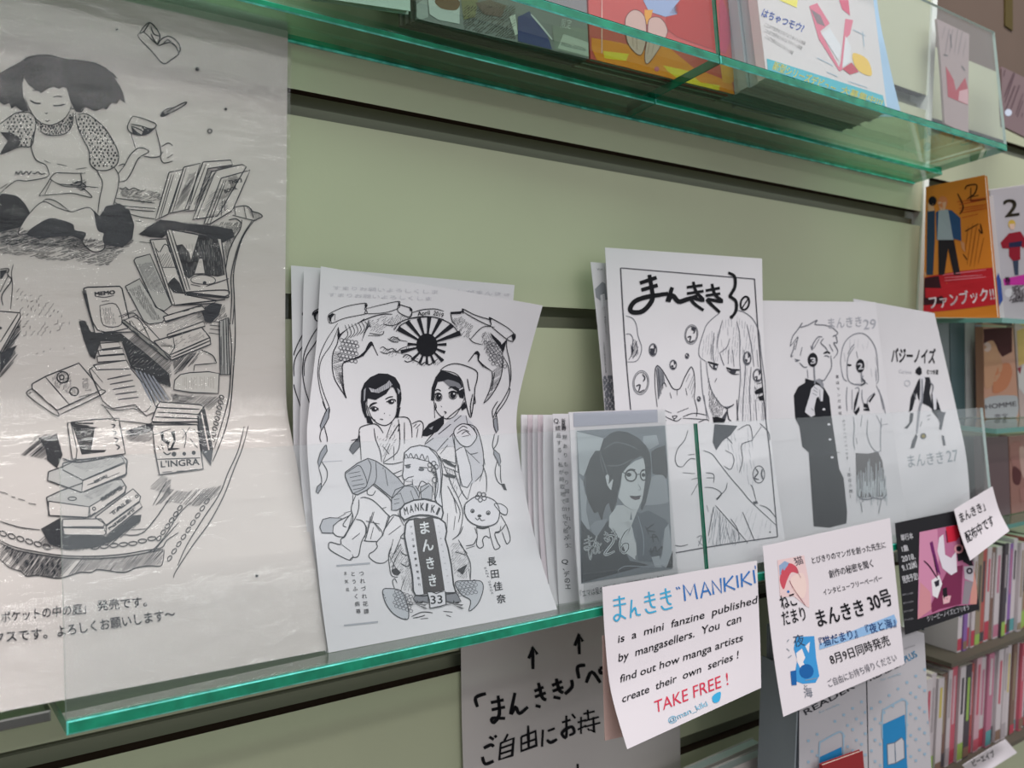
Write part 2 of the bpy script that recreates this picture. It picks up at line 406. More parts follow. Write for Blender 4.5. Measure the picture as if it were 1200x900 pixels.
plate('rail_edge', -0.75, XR, -0.0005, 0.0012, -0.0065, -0.0052, ZU, [EDGE_LT, EDGE_LT, EDGE_LT], sr, bev=0)
pane('upright glass pane before the dark covers and the red cover', -0.75, XJ-0.0008, DU, ZU, TH+0.0002, TH+HP)
pane('upright glass pane before the open magazine on the upper shelf', XJ+0.0008, XR, DU, ZU, TH+0.0002, TH+HP, (0, 0, 2, 1, 1, 2))
ns = empty('glass_shelf', SH(-0.4, 0, 0, ZL), 'shallow neighbouring glass shelf under the lower edge of the big poster', 'shelf')
plate('shelf_plate', -0.75, XL-0.004, 0.0, 0.0925, -0.006, 0.0, ZL, [SHELFGLASS, mat('#4b4a48', 0.4, 0.4), mat('#6e6c69', 0.4, 0.4)], ns)
# ============================================================ big poster
def R2(p): return Vector(p)
prof = [(-.0035, .0455), (-.003, -.05), (-.0025, -.148), (-.0045, -.205), (-.0085, -.236), (-.0225, -.2615), (-.051, -.312), (-.0720, -.3475), (-.0885, -.3905)]
poster = Sheet('poster', [(Vector((-.296, y, z+H+.004)), Vector((.0012, y, z+H))) for y, z in prof],
    'large laminated poster of an ink drawing, a girl among piles of books', 'poster', m=mat('#d3c9c6', 0.5, 0.3), sub=7, nc=14, thick=0.0006)
# ============================================================ leaflets
def L2(rows): return [(aty(*a, ya), aty(*b_, yb)) for a, ya, b_, yb in rows]
def wR(A, px, W):                          # point on the ray through px at distance W from A, right-hand side
    lo, hi = -0.14, 0.02
    best = min((abs((aty(px[0], px[1], lo+(hi-lo)*k/400)-A).length-W), lo+(hi-lo)*k/400) for k in range(401))
    return aty(px[0], px[1], best[1])
PAPER2 = mat('#cfccd2', 0.75, 0.15, noise=0.012, nscale=30)
GA = 'white fanzine sheets with the kimono drawing, piled behind the glass pane'
back1 = Sheet('leaflet', L2([((341, 311), -.004, (603, 334), -.020), ((343, 420), -.010, (596, 440), -.018), ((346, 560), -.030, (600, 560), -.032), ((364, 680), -.062, (612, 660), -.066), ((381, 764), -.0865, (640, 716), -.0955)]),
    'rearmost kimono fanzine sheet, its upper edge showing behind the front sheet', 'leaflet', GA)
back2 = Sheet('leaflet', L2([((356, 318), -.008, (600, 344), -.028), ((354, 420), -.014, (598, 445), -.024), ((352, 545), -.036, (602, 560), -.037), ((368, 680), -.068, (614, 660), -.072), ((383, 765), -.0885, (644, 716), -.0975)]),
    'kimono fanzine sheet in the middle of its pile, only its slanting side edge showing', 'leaflet', GA)
kim = Sheet('leaflet', L2([((376, 312), -.012, (636, 358), -.044), ((371, 400), -.020, (619, 420), -.036), ((362, 480), -.034, (606, 480), -.033), ((360, 520), -.042, (608, 530), -.038), ((366, 600), -.056, (620, 600), -.057), ((375, 690), -.078, (635, 660), -.080), ((385, 765), -.0920, (653, 714), -.1015)]),
    'front fanzine sheet with two girls in kimono, a striped sun and a puppy', 'leaflet', GA, sub=7, nc=12)
GB = 'folded fanzine pages standing on edge beside the sleeved cover'
edgey = [(611, 486, 616, 716, -.030, -.084), (619, 486, 624, 714, -.038, -.0845), (625, 486, 630, 713, -.046, -.085), (631, 486, 637, 712, -.054, -.0855), (637, 486, 645, 710, -.060, -.086)]
word = ['rearmost', 'second from the rear', 'middle', 'fourth from the rear', 'foremost']
pagestk = []
for i, (a, b_, c_, d_, yt, yb) in enumerate(edgey):
    pagestk.append(Sheet('leaflet', L2([((a, b_), yt, (a+100, b_+1), yt-.004), ((a+1, 600), (yt+yb)/2+.004, (a+102, 590), (yt+yb)/2), ((c_, d_), yb, (c_+100, d_-16), yb-.004)]),
        word[i]+' of the bare page edges beside the kimono sheet', 'leaflet', GB, thick=0.0012, nc=4, m=mat('#cdbfc6' if i % 2 else '#d3cfd3', .75, .15)))
qa = Sheet('leaflet', L2([((648, 485), -.068, (760, 484), -.070), ((651, 600), -.078, (762, 590), -.079), ((655, 708), -.0875, (765, 690), -.090)]),
    'fanzine page with a column of vertical text beside the sleeved cover', 'leaflet', thick=0.0008)
glas = Sheet('leaflet', L2([((667, 483), -.086, (779, 479), -.089), ((671, 560), -.091, (784, 553), -.094), ((675, 640), -.096, (790, 628), -.099), ((680, 709), -.1000, (796, 690), -.104)]),
    'sleeved fanzine cover with a dark-haired girl in round glasses', 'leaflet', thick=0.0012, nc=8)
def film(name, sh, rows, m, lift):
    n_ = (rows[0][1]-rows[0][0]).cross(rows[-1][0]-rows[0][0]).normalized()
    if n_.dot(CAM-rows[0][0]) < 0: n_ = -n_
    f_ = Sheet(name, [(a+n_*lift, b_+n_*lift) for a, b_ in rows], m=m, thick=0.0001, parent=sh.ob); return f_
SLEEVE = clear_mat('plastic_sleeve', (0.98, 0.985, 0.985, 1), rough=0.08, refl=1.1, bump=0.12, bscale=25, haze=0.01)
film('plastic_sleeve', glas, L2([((672, 485), -.086, (779, 481), -.089), ((675, 560), -.091, (784, 553), -.094), ((680, 640), -.096, (790, 628), -.099), ((684, 706), -.0995, (796, 688), -.1035)]), SLEEVE, 0.0012)
# issue 30
r30 = []
for a, ya, b_ in (((709, 290), -.028, (893, 303)), ((714, 380), -.036, (895, 392)), ((721, 480), -.050, (901, 490)), ((728, 585), -.068, (911, 570)), ((738, 695), -.0855, (923, 652))):
    A = aty(*a, ya); r30.append((A, wR(A, b_, .186)))
cat30 = Sheet('leaflet', r30, 'tall fanzine sheet with a long-haired girl and a cat in a ruled frame', 'leaflet', nc=10)
b30 = Sheet('leaflet', L2([((692, 307), -.020, (850, 320), -.045), ((702, 400), -.026, (852, 400), -.045), ((710, 500), -.040, (860, 500), -.058), ((722, 690), -.078, (880, 660), -.085)]),
    'fanzine sheet with tiny text and grey flowers peeping out behind the cat drawing', 'leaflet')
# issues 29 and 27
def leftof(B, px, W):
    lo, hi = -0.12, 0.03
    best = min((abs((aty(px[0], px[1], lo+(hi-lo)*k/400)-B).length-W), lo+(hi-lo)*k/400) for k in range(401))
    return aty(px[0], px[1], best[1])
D29 = []
for b_, yb, a in (((1026, 354), -.052, (884, 352)), ((1034, 420), -.056, (890, 420)), ((1046, 500), -.064, (899, 505)), ((1058, 580), -.074, (915, 610)), ((1068, 632), -.088, (928, 690))):
    B = aty(*b_, yb); D29.append((aty(*a, yb+.004), B))
pair29 = Sheet('leaflet', D29, 'fanzine sheet with a boy and a girl each holding a numbered round paddle', 'leaflet', nc=10)
E27 = L2([((1000, 350), -.040, (1095, 367), -.052), ((1008, 420), -.042, (1108, 423), -.056), ((1018, 490), -.048, (1121, 480), -.066), ((1030, 560), -.060, (1133, 540), -.082), ((1045, 632), -.078, (1138, 612), -.096)])
band27 = Sheet('leaflet', E27, 'rightmost fanzine sheet with bold katakana above a crouching figure with a bat', 'leaflet', nc=8)
# ============================================================ note cards on the panes
CARD = mat('#dcd3d8', 0.8, 0.12)
def CP(rows): return [(atpane(*a, oa), atpane(*b_, ob)) for a, oa, b_, ob in rows]
card2 = Sheet('note_card', CP([((894, 640), .003, (1043, 607), .003), ((899, 700), .006, (1048, 660), .005), ((907, 770), .012, (1054, 718), .008), ((918, 840), .020, (1060, 778), .012)]),
    'white note card with two small pink and blue pictures and Japanese lines', 'note card', m=CARD)
card1 = Sheet('note_card', CP([((706, 688), .004, (887, 657), .004), ((709, 745), .006, (889, 706), .006), ((716, 810), .012, (891, 756), .010), ((735, 878), .026, (892, 806), .016)]),
    'handwritten English note card inviting readers to take the free fanzine', 'note card', m=CARD)
card0 = Sheet('note_card', CP([((706, 745), .0012, (790, 728), .0012), ((707, 800), .0015, (790, 780), .0015), ((709, 868), .003, (790, 850), .003)]),
    'pinkish card mostly hidden behind the handwritten English note', 'note card', m=mat('#c9a9a2', 0.8, 0.1))
black = Sheet('picture_card', CP([((1049, 613), .0015, (1131, 596), .0015), ((1055, 680), .004, (1140, 658), .004), ((1061, 744), .007, (1148, 714), .006)]),
    'black advertising card with a pink photo and a white text column', 'card', m=mat('#17151a', 0.6, 0.25))
small = Sheet('note_card', CP([((1118, 597), .006, (1163, 570), .006), ((1126, 627), .010, (1171, 598), .008), ((1137, 657), .016, (1183, 622), .016)]),
    'small tilted white note overlapping the black advertising card', 'note card', m=CARD)
# paper sign on the slatted wall under the lower shelf
sign = Sheet('paper_sign', L2([((540, 738), -.004, (795, 690), -.004), ((541, 830), -.004, (796, 790), -.004), ((543, 905), -.004, (797, 860), -.004), ((546, 1010), -.004, (798, 965), -.004)]),
    'white paper sign with thick black brush writing and arrows under the lower shelf', 'sign', m=mat('#c5bdbb', 0.8, 0.1))
# ============================================================ books as things with parts
def book(name, label, cat, TL, TR, BR, BL, T, cover, group=None, pages='#cfc8bb', spine=True, back=None, spine_right=False, loose=0):
    """front cover quad given in space, thickness T away from the viewer"""
    ctr = (TL+TR+BR+BL)/4; n = (TR-TL).cross(BL-TL).normalized()
    if n.dot(CAM-ctr) < 0: n = -n
    bk = -n*T; root = empty(name, (BL+BR)/2+bk/2, label, cat, group)
    inv = Matrix.Translation(-((BL+BR)/2+bk/2))
    def ab(ob): ob.parent = root; ob.matrix_parent_inverse = root.matrix_world.inverted(); return ob
    f = Sheet('front_cover', [(TL, TR), (TL.lerp(BL, .5), TR.lerp(BR, .5)), (BL, BR)], m=cover, nc=6, thick=0.0005, sub=4); ab(f.ob)
    dx = (TR-TL).normalized()*0.0015; dz = (TL-BL).normalized()*0.0015; k = n*0.0006
    bm = bmesh.new()
    if loose:
        for i in range(loose):
            a_, b2 = i/loose, (i+0.9)/loose; sx = dx*random.uniform(-1.2, 1.2); A0, A1 = -k+bk*a_*.98+sx, -k+bk*b2*.98+sx
            hexa(bm, [TL+dx-dz+A0, TR-dx-dz+A0, BR-dx+dz+A0, BL+dx+dz+A0, TL+dx-dz+A1, TR-dx-dz+A1, BR-dx+dz+A1, BL+dx+dz+A1])
    else:
        A0, A1 = -k, bk+k
        hexa(bm, [TL+dx-dz+A0, TR-dx-dz+A0, BR-dx+dz+A0, BL+dx+dz+A0, TL+dx-dz+A1, TR-dx-dz+A1, BR-dx+dz+A1, BL+dx+dz+A1])
    pg = bmobj('page_block', bm, [mat(pages, 0.85, 0.1)]); ab(pg)
    bm = bmesh.new(); hexa(bm, [TL+bk+k, TR+bk+k, BR+bk+k, BL+bk+k, TL+bk, TR+bk, BR+bk, BL+bk]); ab(bmobj('back_cover', bm, [back or cover]))
    if spine:
        bm = bmesh.new(); a_, b2, c_, d_ = (TR, TR-dx*.4, BR-dx*.4, BR) if spine_right else (TL, TL+dx*.4, BL+dx*.4, BL)
        hexa(bm, [a_-k, b2-k, c_-k, d_-k, a_+bk+k, b2+bk+k, c_+bk+k, d_+bk+k]); ab(bmobj('spine', bm, [back or cover]))
    f.root = root; return f
def standing(bl, br, dz, lean, z0fn):       # quad of a cover standing on the upper shelf: bottom pixels, height, lean back
    BL, BR = z0fn(*bl), z0fn(*br); upv = Vector((0, lean, math.sqrt(1-lean*lean)))
    return BL+upv*dz, BR+upv*dz, BR, BL
UP = lambda x, y: atup(x, y)
# pile of three dark-covered booklets at the start of the upper shelf
GU = 'dark-covered booklets standing one behind another on the upper shelf'
tl, tr_, br_, bl_ = standing((488, 22), (690, 69), .21, .10, UP)
dark1 = book('booklet', 'front booklet of the dark-covered pile on the upper shelf', 'booklet', tl, tr_, br_, bl_, .0035, mat('#7e7a7c', 0.35, 0.4), GU)
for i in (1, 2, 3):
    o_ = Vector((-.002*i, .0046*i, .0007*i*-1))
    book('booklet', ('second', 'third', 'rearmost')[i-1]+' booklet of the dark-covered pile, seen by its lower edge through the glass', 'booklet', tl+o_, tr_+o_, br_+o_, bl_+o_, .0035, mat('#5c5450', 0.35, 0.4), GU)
tl, tr_, br_, bl_ = standing((692, 69), (861, 111), .21, .10, UP)
red = book('booklet', 'red and orange booklet with a figure holding out pale hands', 'booklet', tl, tr_, br_, bl_, .0062, mat('#c7443f', 0.35, 0.4))
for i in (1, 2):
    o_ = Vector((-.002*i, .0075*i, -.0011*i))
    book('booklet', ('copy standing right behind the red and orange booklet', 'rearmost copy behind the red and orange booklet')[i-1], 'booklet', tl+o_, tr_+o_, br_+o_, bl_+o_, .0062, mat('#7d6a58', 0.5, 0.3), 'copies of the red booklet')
tl, tr_, br_, bl_ = standing((863, 124), (925, 138), .20, .12, UP)
grey = book('booklet', 'grey booklet with white and black script between red cover and magazine', 'booklet', tl, tr_, br_, bl_, .006, mat('#8b939b', 0.5, 0.3))
def mq(px, d): 
    P = hit(px[0], px[1], Vector((0, -cT, sT)), SH(0, d, 0, ZU)); return P
# magazine: close behind the pane, leaning back
MBL, MBR = SH(0.412, .104, TH+.0004, ZU), SH(0.607, .104, TH+.0004, ZU)
upv = Vector((-.035, .16, math.sqrt(1-.16*.16)))
mag = book('magazine', 'white magazine with a pink drawing and a blue band low on its cover', 'magazine', MBL+upv*.20, MBR+upv*.20, MBR, MBL, .010, mat('#d9d3d3', 0.35, 0.4), pages='#b9bfc0')
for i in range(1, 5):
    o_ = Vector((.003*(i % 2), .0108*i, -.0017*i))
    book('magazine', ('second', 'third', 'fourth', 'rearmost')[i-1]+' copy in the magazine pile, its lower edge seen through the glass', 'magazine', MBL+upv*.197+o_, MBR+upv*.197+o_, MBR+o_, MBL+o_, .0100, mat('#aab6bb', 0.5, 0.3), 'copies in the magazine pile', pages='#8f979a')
blue = Sheet('plastic_folder', [(aty(940, -190, -.030), aty(1008, -190, -.030)), (aty(975, -5, -.052), aty(1027, -5, -.050)), (aty(1005, 70, -.070), aty(1041, 70, -.068)), (SH(.60, .094, TH+.0008, ZU), aty(1057, 137, -.086))],
    'pale blue curved sheet leaning behind the magazine pile', 'folder', m=mat('#9fc0dd', 0.4, 0.4), thick=0.0006)
tl, tr_, br_, bl_ = standing((366, -4), (481, 13), .12, .10, UP)
book('booklet', 'small white booklet whose lower edge shows at the upper shelf start', 'booklet', tl, tr_, br_, bl_, .006, mat('#c9cdcb', 0.5, 0.3))
# ============================================================ right-hand bay: shelves and books
YB = -0.09
def zat(px, py, y=YB): return aty(px, py, y).z
RS = [zat(1170, 373), zat(1175, 500), zat(1188, 609, -.05), zat(1150, 757, -.05), zat(1150, 880, -.05)]
WOOD = mat('#5d564c', 0.6, 0.2)
names = ['glass shelf under the orange book', 'glass shelf under the pink-faced book', 'glass shelf over the rows of comic spines', 'shelf between the two rows of comic spines', 'lowest shelf under the comic spines']
for i, z in enumerate(RS):
    yf = YB-0.012 if i < 2 else -.062
    r = empty('display_shelf', Vector((1.4, 0, z)), names[i], 'shelf')
    box('shelf_board', 0.872 if i < 4 else .79, 2.1, yf, 0.028, z-0.006, z, [SHELFGLASS, EDGE_THIN] if i < 3 else [WOOD, WOOD], r, fm=(1, 1, 0, 0, 1, 1))
# orange book turned towards the aisle
OB = [aty(1085, 219, -.02), aty(1154, 205, -.085), aty(1170, 357, -.085), aty(1082, 366, -.02)]
def on_shelf(q, z):                        # let the two lower corners rest on the shelf
    dz = z + .0006 - min(q[2].z, q[3].z); return [p + Vector((0, 0, dz)) for p in q]
OB[2].z = OB[3].z = RS[0]+.0006
orange = book('comic_book', 'orange comic book with two young men and a red paper band', 'book', *OB, .012, mat('#cf7a22', 0.35, 0.4), pages='#d8cfc0', spine_right=False)
TW = [aty(1160, 223, -.055), aty(1225, 214, -.10), aty(1240, 362, -.10), aty(1176, 362, -.055)]
TW[2].z = TW[3].z = RS[0]+.0006
two = book('comic_book', 'pale comic book with a large number two and a figure in red', 'book', *TW, .014, mat('#b9b4ba', 0.35, 0.4), spine_right=False)
# slim volumes standing between the orange book and the one behind
slim = [aty(1156, 232, -.060), aty(1164, 230, -.066), aty(1178, 362, -.066), aty(1170, 363, -.060)]
slim[2].z = slim[3].z = RS[0]+.0006
slimb = book('comic_book', 'slim white spine with a blue foot squeezed in beside the orange book', 'book', *slim, .055, mat('#d6d3d8', .4, .4), spine_right=True)
# rows of books standing with the spine outwards
def mute(h, k=.28):
    a = [int(h[i:i+2], 16) for i in (1, 3, 5)]; return '#%02x%02x%02x' % tuple(int(v*(1-k)+m*k) for v, m in zip(a, (168, 152, 156)))
def spine_row(px0, px1, ztop, zbot, cols, group, desc, row_h, y=-.05, wmin=.009, wmax=.016, start=0, faces=None):
    X0, X1 = aty(px0, 700, y).x, aty(px1, 700, y).x
    x = X0; i = 0; out = []
    while x < X1:
        wd = random.uniform(wmin, wmax); h = row_h*random.uniform(.93, 1.0); yy = y + random.uniform(0, .006)
        c, c2 = cols[i % len(cols)]
        r = empty('comic_book', Vector((x+wd/2, yy, zbot)), None, 'book', group)
        r['label'] = desc(i, c)
        P = [Vector((x, yy, zbot+h)), Vector((x+wd-.0006, yy, zbot+h)), Vector((x+wd-.0006, yy, zbot+.0004)), Vector((x, yy, zbot+.0004))]
        bkv = Vector((0, .072, 0)); bm = bmesh.new(); hexa(bm, P+[p+bkv for p in P])
        bmobj('cover', bm, [mat(mute(c), 0.45, 0.35)], r)
        e1 = Vector((.0008, 0, 0)); e2 = Vector((0, 0, .0012)); bm = bmesh.new(); q = [P[0]+e1+e2*.3, P[1]-e1+e2*.3, P[1]-e1-e2*3, P[0]+e1-e2*3]
        hexa(bm, [a+Vector((0, .002, 0)) for a in q]+[a+bkv for a in q]); bmobj('page_block', bm, [mat('#d0c8ba', .85, .1)], r)
        # printed title block and foot block on the spine
        def strip(n_, a, b_, cc, inx=.12):
            xa, xb = x+wd*inx, x+wd-.0006-wd*inx; bm = bmesh.new(); yk = yy-.0002
            vs = [bm.verts.new(v) for v in ((xa, yk, zbot+h*b_), (xb, yk, zbot+h*b_), (xb, yk, zbot+h*a), (xa, yk, zbot+h*a))]; bm.faces.new(vs); bmobj(n_, bm, [mat(mute(cc), .5, .3)], r)
        s0 = random.uniform(.35, .6); strip('title_print', s0, random.uniform(.85, .95), c2, .28)
        strip('foot_print', .02, random.uniform(.1, .22), random.choice(['#b8263a', '#2b2a30', '#3f9ca0', '#c9c2c4', '#7a5a44', '#8fc043', c2]), .0)
        out.append(r); x += wd + random.uniform(0, .0012); i += 1
    return out
NM = {'#d9d2d4': 'white', '#cfc7c9': 'off-white', '#c9475a': 'crimson', '#2b2a30': 'black', '#c06a86': 'pink', '#d7a9b4': 'pale pink', '#7b4fa3': 'violet', '#b3413a': 'red', '#8a7a5c': 'tan', '#8fc043': 'lime', '#3a5c8c': 'blue', '#6a4b3c': 'brown', '#3f9ca0': 'teal', '#a8a0a4': 'grey', '#d6c24a': 'yellow', '#1f6f9a': 'cyan-blue'}
ORD = ['first', 'second', 'third', 'fourth', 'fifth', 'sixth', 'seventh', 'eighth', 'ninth', 'tenth', 'eleventh', 'twelfth', 'thirteenth', 'fourteenth', 'fifteenth', 'sixteenth', 'seventeenth', 'eighteenth', 'nineteenth', 'twentieth', 'last-but-one', 'last']
c3 = [('#d9d2d4', '#3a5c8c'), ('#7b4fa3', '#c06a86'), ('#d9d2d4', '#2b2a30'), ('#cfc7c9', '#8a7a5c'), ('#8a7a5c', '#3a3a30'), ('#b3413a', '#2b2a30'), ('#cfc7c9', '#c9475a'), ('#6a4b3c', '#cfc7c9'), ('#d9d2d4', '#c06a86'), ('#2b2a30', '#a8a0a4')]
spine_row(1128, 1215, 0, RS[3]+.0002, c3, 'comics in the upper row of spines under the small tilted note', lambda i, c: f'{NM[c]} comic spine, {ORD[i]} from the black card in the upper row', RS[2]-RS[3]-.03)
c4 = [('#d9d2d4', '#c9475a'), ('#cfc7c9', '#a8a0a4'), ('#d9d2d4', '#d6c24a'), ('#6a4b3c', '#8a7a5c'), ('#cfc7c9', '#a8a0a4'), ('#c9475a', '#d7a9b4'), ('#d9d2d4', '#2b2a30'), ('#2b2a30', '#8fc043'), ('#b3413a', '#d7a9b4'), ('#d7a9b4', '#c9475a'), ('#cfc7c9', '#c06a86'), ('#c06a86', '#cfc7c9'), ('#a8a0a4', '#c06a86')]
spine_row(1092, 1215, 0, RS[4]+.0002, c4, 'comics in the lower row of spines beside the brochures', lambda i, c: f'{NM[c]} comic spine, {ORD[i]} from the brochures in the lower row', RS[3]-RS[4]-.016)
c5 = [('#1f6f9a', '#2b2a30'), ('#2b2a30', '#1f6f9a'), ('#c9475a', '#d9d2d4'), ('#d9d2d4', '#d7a9b4')]
# flat-lying volumes on top of the lower row
def facing(name, label, px, ya, yb, T, cover, z=None, group=None):
    q = [aty(*px[0], ya), aty(*px[1], yb), aty(*px[2], yb), aty(*px[3], ya)]
    if z is not None: q[2].z = q[3].z = z+.0006
    return book(name, label, 'book', *q, T, cover, group)
cy = facing('comic_book', 'black and cyan comic volume lying under the black advertising card', [(1082, 735), (1116, 723), (1119, 765), (1084, 780)], .0, .0, .02, mat('#1d3c50', .4, .4), z=RS[3]+.0003)
# middle shelves: wrapped volumes facing outwards
tealb = [facing('comic_book', lb, px, .0, .0, .014, mat(c, .3, .5), z=RS[1]+.0003, group='wrapped volumes beside the katakana sheet') for lb, px, c in (
    ('grey wrapped volume nearest the katakana sheet', [(1094, 380), (1112, 380), (1114, 488), (1094, 490)], '#767a80'),
    ('dark teal wrapped volume with black lettering', [(1113, 379), (1130, 379), (1131, 487), (1115, 488)], '#3f565c'),
    ('wrapped volume with a bright blue upper block', [(1131, 378), (1142, 378), (1142, 486), (1132, 487)], '#a9a5a8'),
    ('slim violet-white wrapped volume beside the pink-faced book', [(1143, 378), (1150, 378), (1150, 485), (1143, 486)], '#8f8c9f'))]
pink = facing('comic_book', 'comic book with warm pink faces and a grey oval title plate', [(1152, 383), (1187, 384), (1194, 496), (1153, 500)], -.02, -.03, .012, mat('#c08a74', .3, .5), z=RS[1]+.0003)
clearb = facing('comic_book', 'pale rose wrapped volume beside the pink-faced book', [(1189, 383), (1225, 384), (1232, 493), (1195, 496)], -.03, -.04, .012, mat('#b99f9c', .3, .5), z=RS[1]+.0003)
row2 = [facing('comic_book', lb, px, -.03, -.03, .014, mat(c, .3, .5), z=RS[2]+.0003) for lb, px, c in (
    ('dark plum comic book facing outwards under the pink-faced book', [(1153, 512), (1181, 511), (1184, 606), (1155, 611)], '#6a5256'),
    ('reddish brown comic book facing outwards beside the dark plum one', [(1182, 511), (1220, 508), (1224, 601), (1185, 606)], '#9c6a62'))]
row2b = facing('comic_book', 'dark grey wrapped volume behind the lower part of the katakana sheet', [(1108, 512), (1151, 512), (1153, 610), (1112, 616)], .0, .0, .014, mat('#565a5c', .3, .5), z=RS[2]+.0003)
# booklets hanging on the right bay above
hang1 = Sheet('hanging_booklet', L2([((1098, 22), -.02, (1136, 40), -.02), ((1103, 80), -.02, (1135, 92), -.02), ((1107, 144), -.02, (1135, 159), -.02)]),
    'grey pink booklet with a red patch hanging beyond the upper glass pane', 'booklet', m=mat('#a08d8c', 0.6, 0.2), thick=.003)
hang2 = Sheet('hanging_booklet', L2([((1174, 78), -.02, (1203, 92), -.02), ((1174, 120), -.02, (1204, 134), -.02), ((1176, 148), -.02, (1206, 163), -.02)]),
    'mauve booklet in a clear wrapper hanging near the picture edge', 'booklet', m=mat('#7d6669', 0.5, 0.3), thick=.004)
hang3 = Sheet('hanging_booklet', L2([((1178, -30), .028, (1187, -26), .028), ((1178, 0), .028, (1187, 2), .028), ((1178, 30), .028, (1187, 36), .028)]),
    'narrow dark yellow strip hanging high in the right bay', 'booklet', m=mat('#54461c', 0.6, 0.2), thick=.003)
# ============================================================ brochures under the lower shelf
YF = -0.135
def atX(px, py, X):
    d = ray(px, py); return CAM + d*((X-CAM.x)/d.x)
TB = atX(899, 800, aty(938, 800, YF).x).y - YF
BR0 = book('brochure_pile', 'thick pile of white brochures with a blue telephone picture nearest the grey side', 'brochures', aty(937, 745, YF), aty(1013, 720, YF), aty(1019, 985, YF), aty(936, 1010, YF), TB, mat('#c0bbc0', .6, .2), 'white brochures with a telephone picture', pages='#8b8f96', spine=False, back=mat('#85898f', .6, .2), loose=60)
BR1 = book('brochure_pile', 'white brochure pile with a blue telephone picture nearest the comic spines', 'brochures', aty(1015, 722, YF), aty(1083, 742, YF), aty(1096, 985, YF), aty(1020, 985, YF), .06, mat('#c3bec3', .6, .2), 'white brochures with a telephone picture', pages='#8b8f96', spine=False, back=mat('#85898f', .6, .2), loose=40)
hold = empty('brochure_holder', aty(920, 950, -.08), 'smooth grey holder at the side of the white brochures', 'holder')
A_, B_ = aty(895, 768, -.02), aty(937, 790, YF)
def side(name, top_l, top_r, bot_l, bot_r, th, m, parent):
    bm = bmesh.new(); n_ = Vector((th, 0, 0)); hexa(bm, [top_l, top_r, bot_r, bot_l, top_l+n_, top_r+n_, bot_r+n_, bot_l+n_]); return bmobj(name, bm, [m], parent)
XH = aty(936, 850, YF-.002).x - .001
gl_, gr_ = atX(895, 768, XH-.0), atX(936, 790, XH)
side('side_wall', Vector((XH-.003, gl_.y, gl_.z)), Vector((XH-.003, YF-.002, gl_.z-.002)), Vector((XH-.003, gl_.y, gl_.z-.25)), Vector((XH-.003, YF-.002, gl_.z-.25)), .002, mat('#83898f', .5, .3), hold)
box('base_plate', XH-.003, XH+.20, YF-.004, gl_.y, gl_.z-.255, gl_.z-.25, [mat('#83898f', .5, .3)], hold)
redb = book('booklet', 'dark red booklet poking up before the white brochures', 'booklet', aty(964, 897, YF-.012), aty(1011, 880, YF-.012), aty(1020, 980, YF-.012), aty(968, 985, YF-.012), .004, mat('#94262a', .5, .3))
# white paper pile at the bottom edge
YP = -.045
pile = [book('paper_pile', lb, 'papers', aty(*a, y_), aty(*b_, y_), aty(b_[0]+2, b_[1]+120, y_), aty(a[0]+2, a[1]+160, y_), .012, mat('#cdc4c0', .7, .15), 'white papers standing under the sign', spine=False, pages='#b9bfbf') for lb, a, b_, y_ in (
    ('pinkish white paper pile at the very bottom beside the grey holder', (800, 925), (902, 881), -.075), ('pale blue-white papers behind the bottom paper pile', (790, 915), (893, 869), -.05))]
# printed label strip on the lowest comic shelf
strip_ = Sheet('shelf_label', L2([((1128, 897), YB-.016, (1178, 866), -.066), ((1134, 905), -.069, (1184, 873), -.069), ((1140, 915), -.071, (1192, 882), -.071)]),
    'white printed strip on the edge under the lowest comic spines', 'label strip', m=CARD, thick=.0006)
# ============================================================ the ink drawing on the big poster
K = '#2a2a31'
P = poster
P.lift = 0.0004
def shadow(t, a=60, g=2.0, w=1.0, n=2, **k):
    P.hatch(t, a, g, w, K, 3, **k)
    if n > 1: P.hatch(t, a+14, g*1.3, w*.9, K, 3, **k)
# flying things (top)
P.view(0, 0, 3)
P.lines('490,118 486,132 530,178 573,224 605,208 628,190 632,165 615,140 590,128 565,140 553,158 562,128 548,100 525,80 505,95 490,118;490,118 505,112 525,80;505,112 553,158 573,155 600,150 618,165 628,190;530,95 540,120 562,128;553,158 540,140 530,120;573,155 590,140 610,160', 1.5)
P.dot(410, 104, 5); P.dot(693, 244, 7); P.dot(793, 384, 5); P.ring(737, 461, 7, 1.3)
P.lines('563,405 600,385 645,362 655,362 640,375 600,397 570,410 563,405;585,390 600,397;600,378 612,388', 1.5); P.dot(572, 401, 7)
# girl
P.view(0, 50, 4.5)
P.fill('0,160 60,125 110,100 140,75 200,62 270,65 340,85 420,92 500,105 560,135 600,165 622,192 600,185 630,225 650,270 660,320 630,300 615,325 590,318 560,355 545,345 500,362 450,340 430,370 400,365 365,300 350,240 330,235 310,245 285,235 250,245 215,268 200,255 170,255 150,230 130,195 120,215 125,280 150,360 120,365 80,335 60,350 50,320 20,330 -20,300 -20,170', '#2f2d30', 1)
P.fill('330,90 420,92 500,105 560,135 600,165 590,240 500,260 400,262 360,230 340,180', '#1b1a1e', 2)
P.hatch('0,165 110,105 200,70 320,85 330,200 250,230 150,220 110,300 60,330 0,300', 20, 1.3, .5, '#6a6566', 2, seg=5, keep=.75)
P.hatch('410,265 540,262 600,300 540,340 440,330', 85, 1.2, .5, '#5a5759', 2, seg=6)
P.fill('122,285 118,215 128,192 150,235 175,258 215,270 250,247 310,247 350,240 368,300 372,350 335,408 290,430 255,436 210,420 172,385 148,340', '#d3c9c6', 3)
P.fill('122,195 128,190 150,225 185,250 165,252 140,230', '#d3c9c6', 4)
